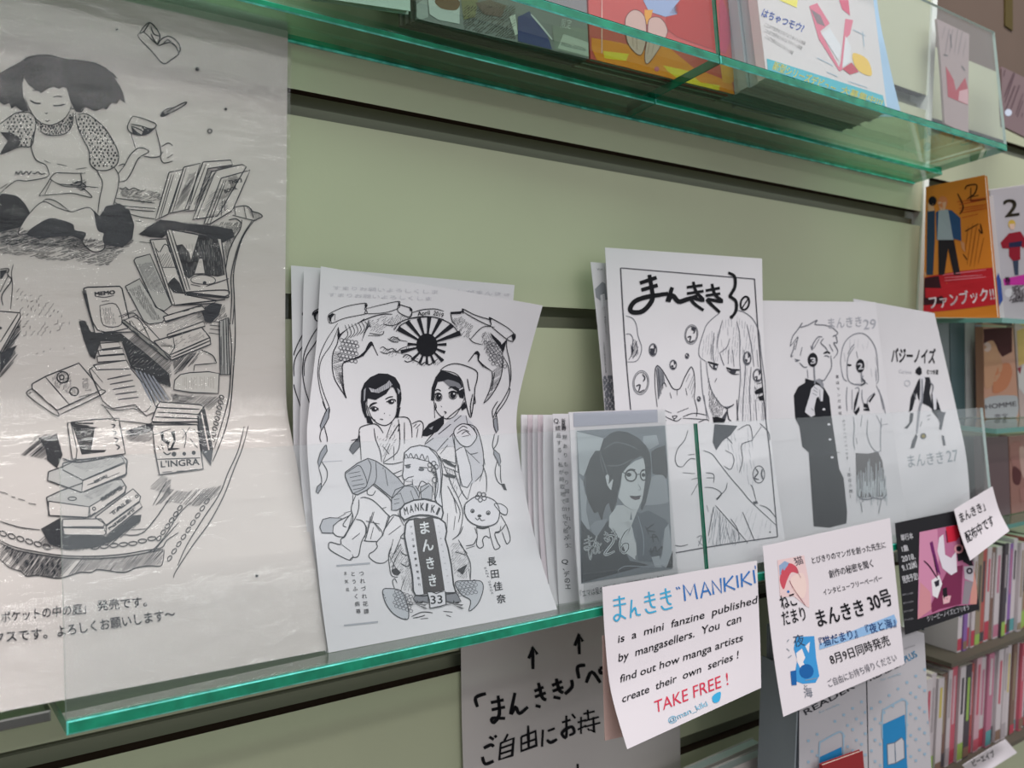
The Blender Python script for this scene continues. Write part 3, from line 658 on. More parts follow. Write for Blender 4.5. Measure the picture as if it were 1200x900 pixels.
P.lines('130,285 150,340 175,385 210,420 255,436 290,430 335,405 362,370 375,335;372,290 390,280 405,292 402,330 385,350 372,345;378,305 392,300 390,330;280,288 305,284 328,288;235,372 243,376 250,370;238,412 250,416 262,410', 1.1, L=5)
P.lines('158,305 185,320 215,322;280,332 305,335 342,325', 1.9, L=5)
P.spots('180,400 205,450 240,482 300,490 350,475 380,430 378,370 340,405 295,435 250,440 200,425', 3.4, 1.1)
P.spots('415,385 450,375 500,405 550,450 590,510 618,580 610,640 565,668 510,668 478,645 468,560 435,500 412,440', 4.8, 1.15)
P.spots('5,440 40,400 90,372 150,370 175,420 182,470 165,540 105,548 90,500 35,470', 4.8, 1.15)
P.fill('0,472 60,475 95,495 112,518 100,545 60,560 35,580 0,585 20,550 40,520 20,495', '#2c2a2c', 2)
P.lines('150,365 185,400 185,460 165,520 165,560 190,620 240,645 258,690;395,370 408,440 435,505 468,570 475,640 510,675 530,715;200,455 240,485 300,490 352,475 380,430 385,370;410,380 450,375 500,405 550,450 590,510 622,580 616,640 570,672 510,672 478,650;0,430 40,400 90,370 150,368;182,470 165,545 100,550 40,575 0,590', 1.3)
P.lines('230,622 265,635;300,640 350,650;400,668 455,660;515,690 540,740 525,820 515,900;600,655 625,700 622,760 605,830 582,905;0,795 80,730 140,730 240,712 262,690;0,770 40,745;205,808 245,750 285,692 340,688 400,690 450,688;205,808 300,800 380,795 440,808 485,815 440,770 400,762 330,755 260,720;235,800 275,720;300,745 520,765;0,640', 1.1)
P.lines('80,700 85,680 95,695 110,678 120,695 140,680 150,695 165,680 180,692 200,682 215,695 240,688;370,750 420,735 450,760 430,780;425,690 430,740 410,755', 1.5)
P.hatch('380,735 450,720 455,775 420,780', 30, 1.5, 1.1)
# can, sleeve, note
P.lines('700,388 690,400 672,440 678,465 700,480 740,488 780,480 815,450 822,430 790,415 745,398 700,388;690,430 740,440 790,455 812,452;690,480 712,555;818,450 848,580 820,605 758,600;690,440 740,460 775,480;745,440 775,470 805,458', 1.3)
P.fill('690,440 720,470 745,485 700,480', K, 2); P.fill('760,455 812,452 775,484 745,486', K, 2)
P.lines('620,695 660,640 688,590 735,555 785,575 730,610 695,680 665,725 630,735;625,650 650,640 660,650;850,550 885,530 910,545;860,575 845,600 862,635 910,625;880,610 910,590', 1.2)
P.lines('840,385 870,355 900,345;840,385 870,380 900,360', 1.3)
# cushion, ground shadow
P.fill('-20,815 60,802 110,825 150,880 160,920 140,960 60,985 -20,990', '#232226', 1, sm=True)
P.view(0, 180, 3)
P.fill('88,275 120,240 150,225 190,222 245,225 262,205 300,190 330,200 350,220 372,185 420,175 455,200 472,250 465,300 430,330 365,320 300,310 255,290 200,292 140,300 100,290', '#2b2b30', 1)
P.fill('66,270 100,215 150,170 200,190 250,205 285,195 310,190 330,205 335,235 345,270 365,280 362,300 368,330 345,345 320,342 295,320 290,305 300,280 262,270 255,250 215,235 170,230 110,265 95,280 70,285', '#d3c9c6', 2, sm=True, out=1.1, oc=K)
P.lines('65,275 80,262;72,280 88,270;300,310 306,300;312,305 320,296;326,310 336,300;150,170 165,160 200,170 245,205', 1.1, L=4)
P.view(0, 230, 3)
P.hatch('0,115 60,110 150,120 250,130 300,150 380,160 465,110 470,160 430,200 380,240 330,245 260,225 170,225 100,210 0,200', 14, 1.5, .9, K, 2, seg=14, keep=.85, jit=1.5)
P.hatch('0,115 150,122 290,150 380,150 460,110 465,140 400,185 250,180 0,170', 18, 1.3, 1.0, K, 3, seg=16, keep=.9)
# grass stroke and rug seam beside the cushion
P.view(130, 180, 4.5)
P.hatch('40,180 110,190 180,190 260,205 270,245 180,265 120,250 60,225', 25, 1.5, .9, K, 2, seg=6, keep=.8)
P.lines('45,180 60,190 75,178 95,192 120,182 150,195;20,235 100,245 230,262;20,255 60,275 235,290;60,290 150,300 230,305;100,320 160,335 230,345;130,355 160,358;150,465 210,472', 1.1)
# row of books, back right
def pbook(o, fillc='#d3c9c6', w=1.3, L=4): P.fill(o, fillc, L, out=w, oc=K)
pbook('305,100 378,85 300,320 232,352'); P.lines('318,110 250,345;330,112 262,338', 1.0, L=6)
pbook('383,72 470,52 405,295 308,315'); P.lines('395,78 322,312', 1.0, L=6); P.hatch('410,110 450,95 400,240 350,290 330,300', 50, 1.3, .9, K, 6)
pbook('485,45 630,35 640,60 510,80 440,300 385,305'); P.lines('500,55 408,300', 1.0, L=6); P.hatch('510,85 560,90 480,240 430,280', 55, 1.3, .9, K, 6)
pbook('530,95 690,58 712,70 560,330 430,348'); P.lines('545,105 448,345;560,80 690,58', 1.1, L=6); P.hatch('530,200 560,200 530,300 480,310', 40, 1.8, .9, K, 6)
pbook('580,130 732,88 640,300 520,372 490,368'); P.lines('595,140 505,370;606,140 520,372', 1.1, L=6)
P.text('THE 3', (620, 162), (690, 150), 20, K, 6, .03); P.text('BOOK', (600, 210), (665, 188), 20, K, 6, .03)
P.hatch('560,270 610,240 620,290 570,330', 35, 2, .8, K, 6); P.lines('585,240 580,330;600,250 598,300', 1.2, L=6)
# rug scroll edge
P.lines('620,290 700,275 735,290 745,305 780,315 797,332 770,345 750,352 640,325;700,278 712,340;735,290 752,340;650,282 656,325;760,345 700,430 665,530 645,640 650,780 640,900;745,352 690,440 655,540 632,650 636,760 628,900;690,350 680,400 650,450 620,520 605,600 600,640;620,350 660,345 690,370', 1.3)
P.hatch('580,360 680,360 690,385 650,450 625,520 605,560 590,450 560,400', 60, 1.6, 1.0, K, 2, seg=6, keep=.8)
P.hatch('735,290 797,330 770,345 740,330 715,285', 60, 2, .8, K, 3)
# dark shadow band
P.fill('145,425 200,385 260,350 330,355 400,370 480,375 560,385 640,400 650,440 590,470 500,430 420,410 330,400 270,445 200,440', '#242327', 1)
P.hatch('130,430 200,380 260,345 400,360 560,375 650,395 660,450 590,480', 30, 1.6, 1.0, K, 3, seg=9, keep=.6)
# big standing book
pbook('290,410 300,398 460,428 580,450 622,742 600,755 390,730 300,450', '#d3c9c6', 1.6, 4)
P.lines('300,400 400,720;318,405 415,718', 1.3, L=6); P.fill('340,485 375,478 410,520 420,560 460,430 560,440 590,560 600,640 560,650 490,640 440,640 410,660 385,640 365,560', '#2e2c30', 5)
P.hatch('345,490 560,440 600,640 390,640', 95, 1.6, .6, '#8b8785', 6, seg=6, keep=.5)
P.fill('465,555 480,555 492,630 440,632', '#d3c9c6', 6); P.fill('425,655 480,640 540,655 545,680 500,690 430,680', '#d3c9c6', 6, sm=True, out=1.0, oc=K)
P.lines('395,730 600,720 622,742;390,742 600,760 615,748;500,700 620,660;420,690 470,700', 1.4, L=7); P.dot(492, 682, 10, K, 8)
P.fill('390,740 600,765 610,752 400,730', K, 6)
pbook('205,455 290,450 390,745 560,775 540,790 340,800 320,795', '#d3c9c6', 1.4, 3)
P.lines('220,465 335,795;235,500 255,520 280,480 300,490 310,520 330,515;270,600 340,600', 1.1, L=5); P.hatch('240,540 300,520 330,600 270,600', 60, 2.4, .7, K, 5)
P.fill('295,690 330,650 360,680 385,740 330,735', '#2e2c30', 5); P.lines('330,800 600,770', 1.8, L=5)
pbook('120,565 130,550 205,530 320,800 280,830 235,810', '#b9b4b1', 1.2, 2); P.hatch('140,585 215,570 270,700 280,740 200,720', 50, 1.4, .7, '#55535a', 4, seg=5)
pbook('75,700 150,660 240,810 300,850 270,890 200,900 170,880', '#bdb8b5', 1.2, 1); P.hatch('95,720 150,690 260,870 220,880', 80, 1.5, .8, '#4a484c', 3, seg=8)
pbook('275,860 480,805 495,820 290,890', '#d3c9c6', 1.4, 4); P.hatch('480,800 600,790 610,860 500,900 450,860', 45, 1.5, 1.0, K, 3, seg=8)
# middle left book and its shadow
P.view(0, 300, 4.5)
P.fill('415,345 445,340 480,400 640,410 800,540 890,620 900,690 760,640 690,590 640,450 530,450 500,545 470,520 440,440', '#29282c', 1)
P.hatch('415,335 460,345 500,545 470,530', 25, 1.5, 1.1, K, 3); P.hatch('640,440 740,400 900,560 900,700 720,620', 40, 1.8, 1.0, K, 3, jit=1)
P.hatch('660,440 850,560 880,640 700,590', 40, 3, .5, '#a29d9b', 4, seg=6, keep=.5)
pbook('440,172 460,165 630,160 642,172 695,400 500,408', '#d3c9c6', 1.6, 4); P.lines('435,185 500,405;450,180 512,390 690,378', 1.5, L=6)
P.text('MEMO', (500, 210), (605, 200), 20, K, 6, .05); P.lines('500,212 550,218 600,208;535,240 575,236;525,262 610,255 640,360 545,365 525,262', 1.1, L=6); P.hatch('535,275 590,270 610,355 555,360', 85, 1.8, .7, '#5a585c', 6, seg=6)
pbook('640,345 720,310 840,440 910,420 920,480 885,540', '#d3c9c6', 1.2, 5); P.fill('640,350 650,335 900,530 885,550', '#8d8986', 6, out=1.2, oc=K)
P.lines('625,320 715,285;640,325 700,300 730,330;700,320 740,345 790,440;690,340 730,400;720,410 770,375', 1.2, L=7)
# fallen book at left
pbook('168,675 240,635 415,565 535,705 300,815 170,700', '#d3c9c6', 1.5, 4); P.lines('240,640 370,790;300,815 300,845 145,735 168,700;300,845 540,728 535,705;150,730 165,715;415,745 470,730', 1.4, L=6)
P.ring(330, 640, 30, 1.6, L=6); P.ring(325, 640, 12, 1.4, L=6); P.ring(390, 715, 22, 1.6, L=6); P.hatch('270,640 320,600 370,620 380,690 420,730 380,740 290,690', 60, 1.5, .9, K, 6, seg=5, keep=.6); P.hatch('430,650 460,640 480,710 440,710', 30, 1.6, .9, K, 6, seg=3)
# left books
P.lines('0,70 45,68 40,100 60,130 10,205 15,260;0,100 40,85;45,100 0,190', 1.4); P.fill('0,78 40,72 10,120 0,120', K, 2)
pbook('-20,290 105,300 108,320 0,510 -20,510', '#d3c9c6', 1.4, 3); P.lines('95,305 0,455;110,340 0,530', 1.4, L=5); P.dot(2, 380, 8, K, 5)
P.hatch('105,360 110,400 60,480 95,520 40,600 0,650 0,520', 50, 1.5, 1.3, K, 2); P.fill('0,510 90,470 40,560 0,620', K, 1)
P.hatch('90,170 160,180 260,240 340,320 380,380 250,410 100,440 75,300', 55, 5.5, .8, '#4a484c', 2, seg=4, keep=.55)
P.lines('70,45 60,90 65,160 55,280;190,518 200,512;225,505 235,502;262,492 270,490;335,490 340,485', .9)
# stack of books in the middle
P.view(80, 350, 4.5)
for k_, o_ in enumerate(('165,235 265,228 275,255 175,268', '155,275 285,262 292,290 165,300', '150,305 295,295 305,325 155,335', '130,350 305,325 330,370 150,375')): pbook(o_, '#d3c9c6', 1.3, 6-k_ if 0 else 4)
pbook('110,375 150,345 330,370 420,480 470,590 410,620 350,560 230,580 180,540', '#d3c9c6', 1.1, 3)
for k_ in range(5): P.line(f'{205+k_*14},{425+k_*27} {330+k_*10},{400+k_*30}', 1.8, '#4a484e', 5)
P.lines('170,560 250,590 340,580 400,600 440,560;180,540 160,500 110,380;120,370 180,440;215,640 430,665 440,690;180,560 290,700', 1.1, L=5)
for k_ in range(5): P.line(f'{355+k_*22},{375+k_*8} {440+k_*22},{548-k_*3}', 2.6, '#8c8d98', 4); P.line(f'{364+k_*22},{375+k_*8} {450+k_*22},{545-k_*3}', .7, K, 5)
pbook('640,390 740,385 795,395 790,500 650,495 555,480 560,430 590,400', '#cfc8c4', 1.2, 4)
for k_ in range(4): P.hatch(f'{600+k_*45},410 {630+k_*45},408 {635+k_*45},470 {605+k_*45},475', 90, 2.2, .6, '#9a8f88', 5, seg=4)
P.hatch('540,500 800,520 820,560 700,600 560,560', 40, 1.7, .9, K, 2, keep=.8); P.hatch('545,300 700,280 660,340 560,400', 50, 1.3, 1.1, K, 2)
pbook('450,225 700,150 745,205 750,240 540,325', '#d3c9c6', 1.5, 5); P.lines('540,295 745,205;540,325 535,290;545,310 745,222', 1.7, L=7); P.hatch('480,235 690,170 720,200 560,270', 35, 2, .7, K, 6, seg=4, keep=.6)
pbook('500,95 700,35 720,60 510,120', '#d3c9c6', 1.4, 5); pbook('520,190 710,120 720,145 525,210', '#d3c9c6', 1.4, 5); P.hatch('520,125 700,70 710,110 520,180', 30, 2.3, .6, '#66646a', 5, seg=4)
P.fill('700,60 760,20 810,30 790,90 750,130 720,120', K, 4); P.lines('760,120 800,125;745,140 800,145;745,160 800,165;740,180 800,188;700,270 760,300 780,340;665,350 780,340;660,380 665,350', 1.3, L=5)
P.fill('795,120 840,100 850,400 800,400', '#a9a5a4', 4, out=1.3, oc=K); P.lines('815,110 822,400;830,105 838,400', 1.2, L=6); P.hatch('798,200 812,200 815,400 800,400', 90, 1.4, .8, K, 6)
P.lines('875,0 880,200 868,400 855,560 830,680 790,790 760,860;845,100 860,250 855,400 845,520 815,640 770,790', 1.3)
for k_ in range(9): P.ring(808-k_*6, 520+k_*28, 13, 1.1, ry=9, ang=.6)
P.hatch('560,500 660,520 640,550 540,545', 30, 1.6, .9)
# open stack, right front
pbook('470,560 480,545 690,560 715,570 700,610 680,650 445,655 440,640', '#d3c9c6', 1.5, 4); P.lines('465,575 690,585;470,600 690,612;455,625 680,635;445,650 680,668', 1.7, L=6)
P.fill('680,620 715,565 760,790 750,880 700,800', '#4a494e', 5, out=1.3, oc=K); P.lines('700,600 740,800;720,570 765,790', 1.6, '#d3c9c6', L=7, taper=0); P.lines('712,590 752,800', 1.3, L=8)
pbook('440,668 680,668 710,900 480,930 455,800', '#d3c9c6', 1.4, 4)
P.fill('485,710 500,705 505,745 535,755 525,790 590,795 555,800 525,805 520,770 490,750', K, 6); P.fill('540,705 560,700 565,750 550,790 590,790 530,805 555,750', K, 6); P.lines('600,690 620,720 610,790;640,680 600,740;660,690 690,720;640,740 680,790;450,720 540,690;470,780 485,800;490,770 500,800', 1.3, L=6)
P.dot(556, 822, 13, K, 6); P.dot(610, 820, 10, K, 6); P.dot(660, 815, 11, K, 6); P.lines('500,810 520,825 540,815', 1.6, L=6)
P.text("L'INGRA", (488, 892), (690, 878), 34, K, 7, .02); P.lines('465,850 695,842;495,918 545,914;570,912 610,910;640,906 680,902', 1.3, L=6)
P.hatch('300,700 440,650 440,745 400,760 310,750', 40, 1.8, 1.1); P.fill('300,700 440,655 440,700 330,730', K, 1)
# dark-cover book lower left
pbook('10,655 130,640 265,632 300,820 90,850 40,850 0,700', '#d3c9c6', 1.5, 4)
P.fill('10,655 200,655 210,672 140,685 120,800 200,800 190,812 70,825 30,700', '#2a292d', 5); P.hatch('60,690 125,690 110,800 70,800', 60, 1.6, .7, '#8b8785', 6, seg=4, keep=.5)
for k_ in range(4): P.line(f'{225+k_*8},{665+k_*36} {245+k_*8},{670+k_*38} {232+k_*8},{685+k_*38}', 1.7, K, 6)
P.fill('-5,658 12,655 45,800 40,845 20,850', '#d3c9c6', 6, out=1.2, oc=K)
# tall stack under it
P.view(0, 500, 4.5)
P.hatch('110,150 190,50 300,40 320,100 310,200 260,180 180,160', 40, 1.7, 1.1); P.fill('200,60 300,45 330,150 300,220 250,180 240,120', '#29282c', 1)
pbook('255,240 325,215 400,180 640,150 670,180 665,240 660,260 430,350 250,285', '#b8b4b3', 1.5, 4)
P.fill('330,195 400,180 640,160 655,190 435,285 330,230', '#b8b4b3', 5, out=1.3, oc=K); P.fill('435,288 660,195 668,250 430,348', '#d3c9c6', 5, out=1.3, oc=K); P.hatch('330,180 640,160 600,200 450,240', 30, 2.2, .6, '#55535a', 6, seg=6, keep=.7)
P.lines('460,310 490,300 520,292;560,275 630,245', 1.1, L=7); P.text('MORI', (500, 300), (565, 268), 14, K, 7, .06); P.line('330,170 420,190 640,150', 2, K, 6)
pbook('245,375 320,340 460,290 640,280 665,320 655,350 480,470 450,482 260,470', '#b8b4b3', 1.5, 3); P.fill('255,395 470,425 465,480 255,470', '#d3c9c6', 4, out=1.3, oc=K); P.fill('470,425 660,310 660,350 475,478', '#d3c9c6', 4, out=1.3, oc=K); P.text('ROOMS', (540, 395), (645, 330), 20, K, 6, .08)
P.ring(495, 435, 8, 1.2, L=6); P.ring(380, 382, 22, 1.1, ry=9, L=6); P.hatch('440,370 500,320 600,300 560,340 480,390', 30, 2, .6, '#55535a', 6, seg=5)
pbook('500,480 700,330 740,370 735,395 560,520', '#d3c9c6', 1.4, 4); P.ring(720, 370, 7, 1.1, L=6); P.text('TALE', (590, 470), (690, 395), 18, K, 6, .08)
pbook('560,525 735,400 748,425 560,575', '#d3c9c6', 1.4, 4); P.text('NIGHT', (580, 545), (715, 440), 14, K, 6, .08)
pbook('330,490 530,488 550,510 545,530 330,530', '#d3c9c6', 1.3, 4); pbook('330,535 545,538 558,560 548,575 340,572', '#d3c9c6', 1.3, 4)
P.fill('215,540 320,480 335,570 560,580 700,470 745,465 740,500 600,600 500,640 350,650 260,620', '#2c2b30', 1); P.hatch('200,610 320,480 560,580 745,460 735,510 590,620 400,660 240,640', 42, 1.8, 1.0, K, 2)
P.hatch('790,330 835,250 900,280 900,360', 45, 1.8, .9)
# rug border
P.lines('0,345 40,355;60,370 80,375;95,382 130,390;150,405 190,412;640,570 760,555 900,370;600,590 640,575;690,545 770,540;775,540 810,495;820,485 850,440;0,500 60,520 120,535 210,545', 1.2)
for k_ in range(6): P.ring(15+k_*46, 565+k_*14, 20, 1.2, ry=12, ang=.4)
for k_ in range(7): P.ring(500+k_*50, 637-k_*5-(k_ > 4)*(k_-4)*8, 22, 1.2, ry=10, ang=-.1)
for k_ in range(6): P.ring(838+k_*22, 590-k_*32, 15, 1.1, ry=9, ang=-.9)
P.lines('0,600 60,630 160,655 320,680 480,685 640,675 760,655 850,640 880,600 940,560;0,612 60,645 160,668 320,692 480,698 640,688 760,668 860,648;0,700 50,745 110,765 140,790 200,785 290,800 340,795 420,770 480,770 520,755 650,770 720,745 800,735 830,738 855,725 865,650', 1.3)
P.hatch('0,618 160,670 330,692 640,688 860,652 850,725 800,735 720,745 650,765 520,752 440,765 300,798 140,785 60,745 0,700', 50, 1.9, 1.0, K, 2)
P.hatch('0,618 100,655 320,690 320,795 140,785', 60, 1.5, 1.1, K, 3)
P.view(130, 500, 4.17)
P.lines('670,0 640,110 600,210 550,340 480,470 400,580 318,705 305,740;650,0 620,120 570,230 530,330 450,450 370,580 325,680', 1.2)
P.lines('205,385 270,270;65,635 130,625 200,605 260,540 330,430 390,370;205,615 250,560 330,470', 1.1)
for k_ in range(9): P.ring(285+k_*23, 645-k_*35, 15, 1.0, ry=8, ang=-.9)
P.hatch('215,385 280,300 360,320 540,290 520,340 420,390 300,370', 48, 1.8, .9)
P.dot(712, 730, 8)
# handwriting
P.view(0, 640, 3.43)
P.text('ポケットの中の庭」', (5, 305), (345, 268), 34, '#33333c', 3, .01, shear=.1); P.text('発売です。', (392, 258), (590, 240), 34, '#33333c', 3, .01)
P.text('ックスです。', (-70, 392), (190, 368), 36, '#33333c', 3, .012); P.text('よろしくお願いします〜', (232, 362), (705, 290), 36, '#33333c', 3, .012)
P.done('printed_drawing', .35)
LAM = clear_mat('laminate_film', (0.985, 0.985, 0.98, 1), rough=0.06, refl=0.55, bump=0.40, bscale=26, squash=(1, 1, 2.6), haze=0.0)
n_ = Vector((0, -.0016, 0))
fl = Sheet('laminate_film', [(Vector((-.298, y-.0018, z+H+.004)), Vector((.0030, y-.0018, z+H))) for y, z in prof], m=LAM, sub=7, nc=14, thick=0.0001, parent=poster.ob)
# ============================================================ the kimono sheet (and the same print showing on the sheets behind)
W_ = '#cfccd2'; K2 = '#232329'; G1, G2 = '#a9a9b0', '#8e8f97'
def ribbons(S, full=True):
    S.view(360, 330, 5.625)
    S.lines('135,240 150,210 250,165 380,142 388,160 378,180 390,210 250,240 155,275 135,240;150,225 160,275;185,215 180,255;380,150 390,185 385,210 510,205 600,175 608,150 600,130 480,155 390,178', 0.95)
    S.fill('138,225 165,208 182,215 162,235 150,272', K2, 2)
    S.lines('200,275 130,380 85,480 72,560 70,620 85,720 110,800 130,860;205,300 160,410 100,500 80,570 82,640 110,740 145,830 145,870', 0.95)
def kimono_print(S):
    ribbons(S)
    S.view(360, 330, 5.625)
    # faint print showing through from the other side
    for y_, a, b_ in ((50, 170, 600), (95, 140, 560)): S.text('すまりお願いよろしくしますのでトーリーシ'[: 12], (a, y_), (b_+260, y_+28), 20, '#c2bfc6', 1)
    S.lines('608,150 620,155 680,175 690,200 675,235 600,200 600,150;600,130 612,160;680,172 690,195', 1.2); S.fill('672,165 690,178 690,198 676,190', K2, 3); S.fill('380,142 398,155 390,172 378,165', K2, 3); S.fill('598,130 612,150 602,165', K2, 3)
    S.lines('690,205 760,185 840,180 900,195;670,245 740,236 820,232 900,250;690,205 670,240', 1.2)
    S.text('April', (728, 226), (808, 217), 30, K2, 4, .01); S.text('2019', (828, 219), (893, 236), 30, K2, 4, .01)
    # crane on the left: body, feathers, neck
    S.fill('205,300 215,345 250,320 330,275 380,240 370,260 280,300 230,345 205,385 198,350', K2, 2)
    S.lines('205,300 200,400 170,470 165,560 180,640 220,710 258,768;258,768 240,700 232,600 235,540 270,520 330,500 380,460 410,420;235,540 330,495;330,275 420,235 500,215 560,215;258,768 245,745 225,660', 1.3)
    S.hatch('170,470 200,430 235,540 235,620 245,700 200,660 170,560', 15, 1.5, .7, K2, 2)
    S.hatch('200,600 235,600 240,700 225,700', 80, 1.2, .7, K2, 2)
    for r_ in range(6):
        for q_ in range(5): S.ring(225+q_*24+(r_ % 2)*12-r_*3, 385+r_*25+q_*4, 12, .7, c='#45454c', ry=11, n=7)
    for k_ in range(7): S.line(f'{380-k_*22},{262+k_*4} {400-k_*22},{300+k_*8} {370-k_*22},{340+k_*8}', .8, K2, 2)
    for k_ in range(9): S.line(f'{405+k_*2},{250+k_*7} {360+k_*6},{390-k_*15}', .7, '#45454c', 2)
    S.hatch('400,260 520,220 560,260 480,340 410,320', 35, 2.0, .7, '#4b4b52', 2, seg=5, keep=.8)
    S.lines('410,340 490,350 505,325;400,355 480,358;500,280 560,290 610,270', 1.1)
    S.lines('270,518 330,505 370,480 395,430 410,405 425,400 440,435 465,487;425,400 410,430', 1.4); S.fill('395,430 408,402 425,398 440,430 425,420 405,445 370,490 320,510 370,470', K2, 3)
    S.hatch('540,240 610,205 665,235 580,320 540,280', 60, 2.0, .8, '#4b4b52', 2, seg=5)
    # sun
    cx, cy = 788, 418
    S.dot(cx, cy, 70, '#1d1d22', 4, ry=76, n=26)
    for a_, rr in ((-150, 215), (-130, 205), (-107, 185), (-85, 185), (-62, 190), (-38, 215), (-20, 235), (-2, 130), (22, 130), (45, 150), (68, 130), (90, 128), (112, 128), (135, 140), (165, 178), (183, 128)):
        a = math.radians(a_); w1, w2 = .055, .075
        S.fill([(cx+60*math.cos(a-w1*1.6), cy+62*math.sin(a-w1*1.6)), (cx+rr*math.cos(a-w2), cy+rr*math.sin(a-w2)), (cx+rr*math.cos(a+w2), cy+rr*math.sin(a+w2)), (cx+60*math.cos(a+w1*1.6), cy+62*math.sin(a+w1*1.6))], K2, 3)
    S.lines('570,320 610,270 670,245 740,232 820,232 900,255 960,290 1000,345;585,330 620,285 680,255', 1.3)
    S.lines('540,385 560,365 590,370 610,385 660,395;530,375 560,395 600,400;480,440 500,430 530,450 560,440 590,460 620,440 680,420;480,460 520,475 560,460 610,470', 1.0); S.hatch('535,372 600,365 610,395 560,400', 30, 1.4, .9); S.hatch('480,430 600,440 690,430 600,480 550,500 500,470', 50, 2.2, .8, '#4b4b52', 2, seg=4, keep=.75)
    S.lines('630,500 650,480 680,490 700,515 730,530 750,545 780,530 800,550 830,530 860,510;640,520 660,530 690,520;740,545 760,550;790,545 820,545', 1.2); S.hatch('630,480 720,490 760,540 850,520 900,500 880,545 760,555 660,530', 40, 2.2, .8, '#4b4b52', 2, seg=4, keep=.7)
    # first girl: hair and face
    S.fill('352,790 355,720 375,670 415,630 470,605 530,608 580,632 610,680 620,740 615,800 600,850 590,800 590,745 570,700 552,690 520,740 450,780 400,770 385,800 388,860 400,905 380,895 362,850', K2, 2)
    S.fill('405,700 450,712 520,672 540,650 560,680 540,700 470,735 420,728', '#b3b1b8', 3); S.fill('372,715 385,700 380,780 370,790', '#8c8b92', 3); S.hatch('400,690 560,640 570,690 450,745', 85, 1.6, .8, K2, 4)
    S.fill('590,700 615,720 600,745', '#8c8b92', 3)
    S.lines('395,770 392,840 410,890 450,915;590,745 600,760 612,750 618,770 605,830 590,850 595,800', 1.1)
    S.lines('410,820 430,802 455,798;515,775 540,762 565,758;412,840 430,826 455,830 470,848;525,795 545,780 575,778 582,792', 1.5)
    S.dot(443, 842, 20, K2, 3, ry=14); S.dot(553, 793, 20, K2, 3, ry=14); S.dot(449, 838, 6, W_, 4); S.dot(558, 789, 6, W_, 4); S.dot(508, 868, 3)
    # second girl: hood and hair
    S.view(480, 330, 5.625)
    S.fill('140,780 145,700 170,630 205,585 260,600 330,630 345,680 358,740 355,770 330,765 310,720 260,690 225,655 185,660 165,720 160,780 150,785', K2, 2)
    S.fill('222,655 260,690 300,690 330,710 340,690 325,670 290,655 250,645', '#77767d', 3)
    S.lines('200,585 240,555 300,540 370,555 440,590 445,640 430,700 425,760 405,890 385,860 365,770 355,700 335,640 290,600 205,585;405,890 400,820 415,740;380,640 390,700 398,720;425,740 432,800 418,798', 1.4)
    S.lines('165,720 160,790 175,850 210,890 250,905 290,890 330,840 360,770;160,780 165,900', 1.1)
    S.lines('165,720 185,710 205,722;255,705 285,695 320,712', 1.5); S.lines('165,745 185,735 205,745;255,735 285,722 325,740', 1.8)
    S.dot(190, 760, 18, K2, 3, ry=23); S.dot(285, 747, 20, K2, 3, ry=23); S.dot(195, 752, 5, W_, 4); S.dot(291, 739, 6, W_, 4); S.ring(190, 760, 23, .8, ry=27); S.ring(285, 747, 26, .8, ry=27)
    S.lines('205,820 212,825;225,855 240,862 232,872', 1.2); S.fill('335,830 360,790 375,830 345,850', K2, 3); S.line('325,715 350,700', 2.4, W_, 5)
    # crane and ribbons on the right
    S.lines('270,205 345,195 350,180 430,220 530,250 525,240 535,240 640,300 690,345;345,195 440,250 530,290 530,250;530,290 640,380 680,395;640,375 690,345 695,370 680,395;270,205 280,260 300,280', 1.3); S.fill('680,340 697,360 680,395 672,360', K2, 3); S.fill('345,180 358,190 352,215 345,200', K2, 3); S.fill('522,240 540,245 530,275', K2, 3); S.fill('268,200 345,195 340,212 275,215', K2, 3)
    S.lines('400,380 480,300 560,300;390,370 420,400 475,415;480,370 500,330', 1.1); S.fill('530,335 600,400 620,470 600,440 545,370', K2, 3); S.fill('600,420 640,380 620,460', K2, 3)
    S.hatch('280,240 340,230 420,290 390,370 330,360 300,300', 50, 1.7, .9, '#3a3a40', 2, seg=4, keep=.8)
    S.hatch('480,340 520,330 600,420 610,500 560,540 500,470 470,400', 70, 1.8, .8, '#45454c', 2, seg=4)
    for r_ in range(6):
        for q_ in range(4): S.ring(500+q_*26+r_*8+(r_ % 2)*10, 400+r_*28+q_*6, 11, .7, c='#45454c', ry=11, n=7)
    S.lines('385,530 400,510 440,460 460,480 450,510 480,545 540,590;610,440 612,560 590,660 530,760 487,802;540,590 545,640 525,720 487,802;560,600 540,720', 1.3); S.fill('425,478 445,456 462,480 455,520 490,560 540,590 480,560 448,520 445,480', K2, 3)
    S.hatch('545,590 612,540 590,660 510,780 530,700', 35, 1.3, .7, K2, 2)
    S.lines('620,500 650,560 660,650 655,700 620,770 570,850 550,900;640,380 640,440 660,530 668,620 658,690;655,700 660,720 630,790 580,860 560,900', 1.2)
    # lower left part: ribbon tail, kimono, knees
    S.view(360, 470, 5.625)
    S.fill('125,60 145,40 140,110 120,150 92,195 85,160 100,120', G2, 2, out=1.2, oc=K2); S.lines('100,0 120,50 145,80;92,190 82,240 92,270;110,160 130,240 130,270', 1.2)
    S.fill('125,290 130,330 100,380 75,440 68,400 85,340 115,295', G2, 2, out=1.2, oc=K2); S.lines('75,440 92,500 95,540;95,400 130,460 125,520 90,575', 1.2); S.fill('92,540 92,575 70,610 57,598 65,565', G2, 2, out=1.2, oc=K2)
    S.line('0,405 230,392', 1.0, '#bdbbc4', 1)
    S.lines('395,30 420,100 460,145 520,160 570,120 595,60 600,20;480,120 495,118;543,90 545,95', 1.2); S.lines('478,118 500,122', 1.5)
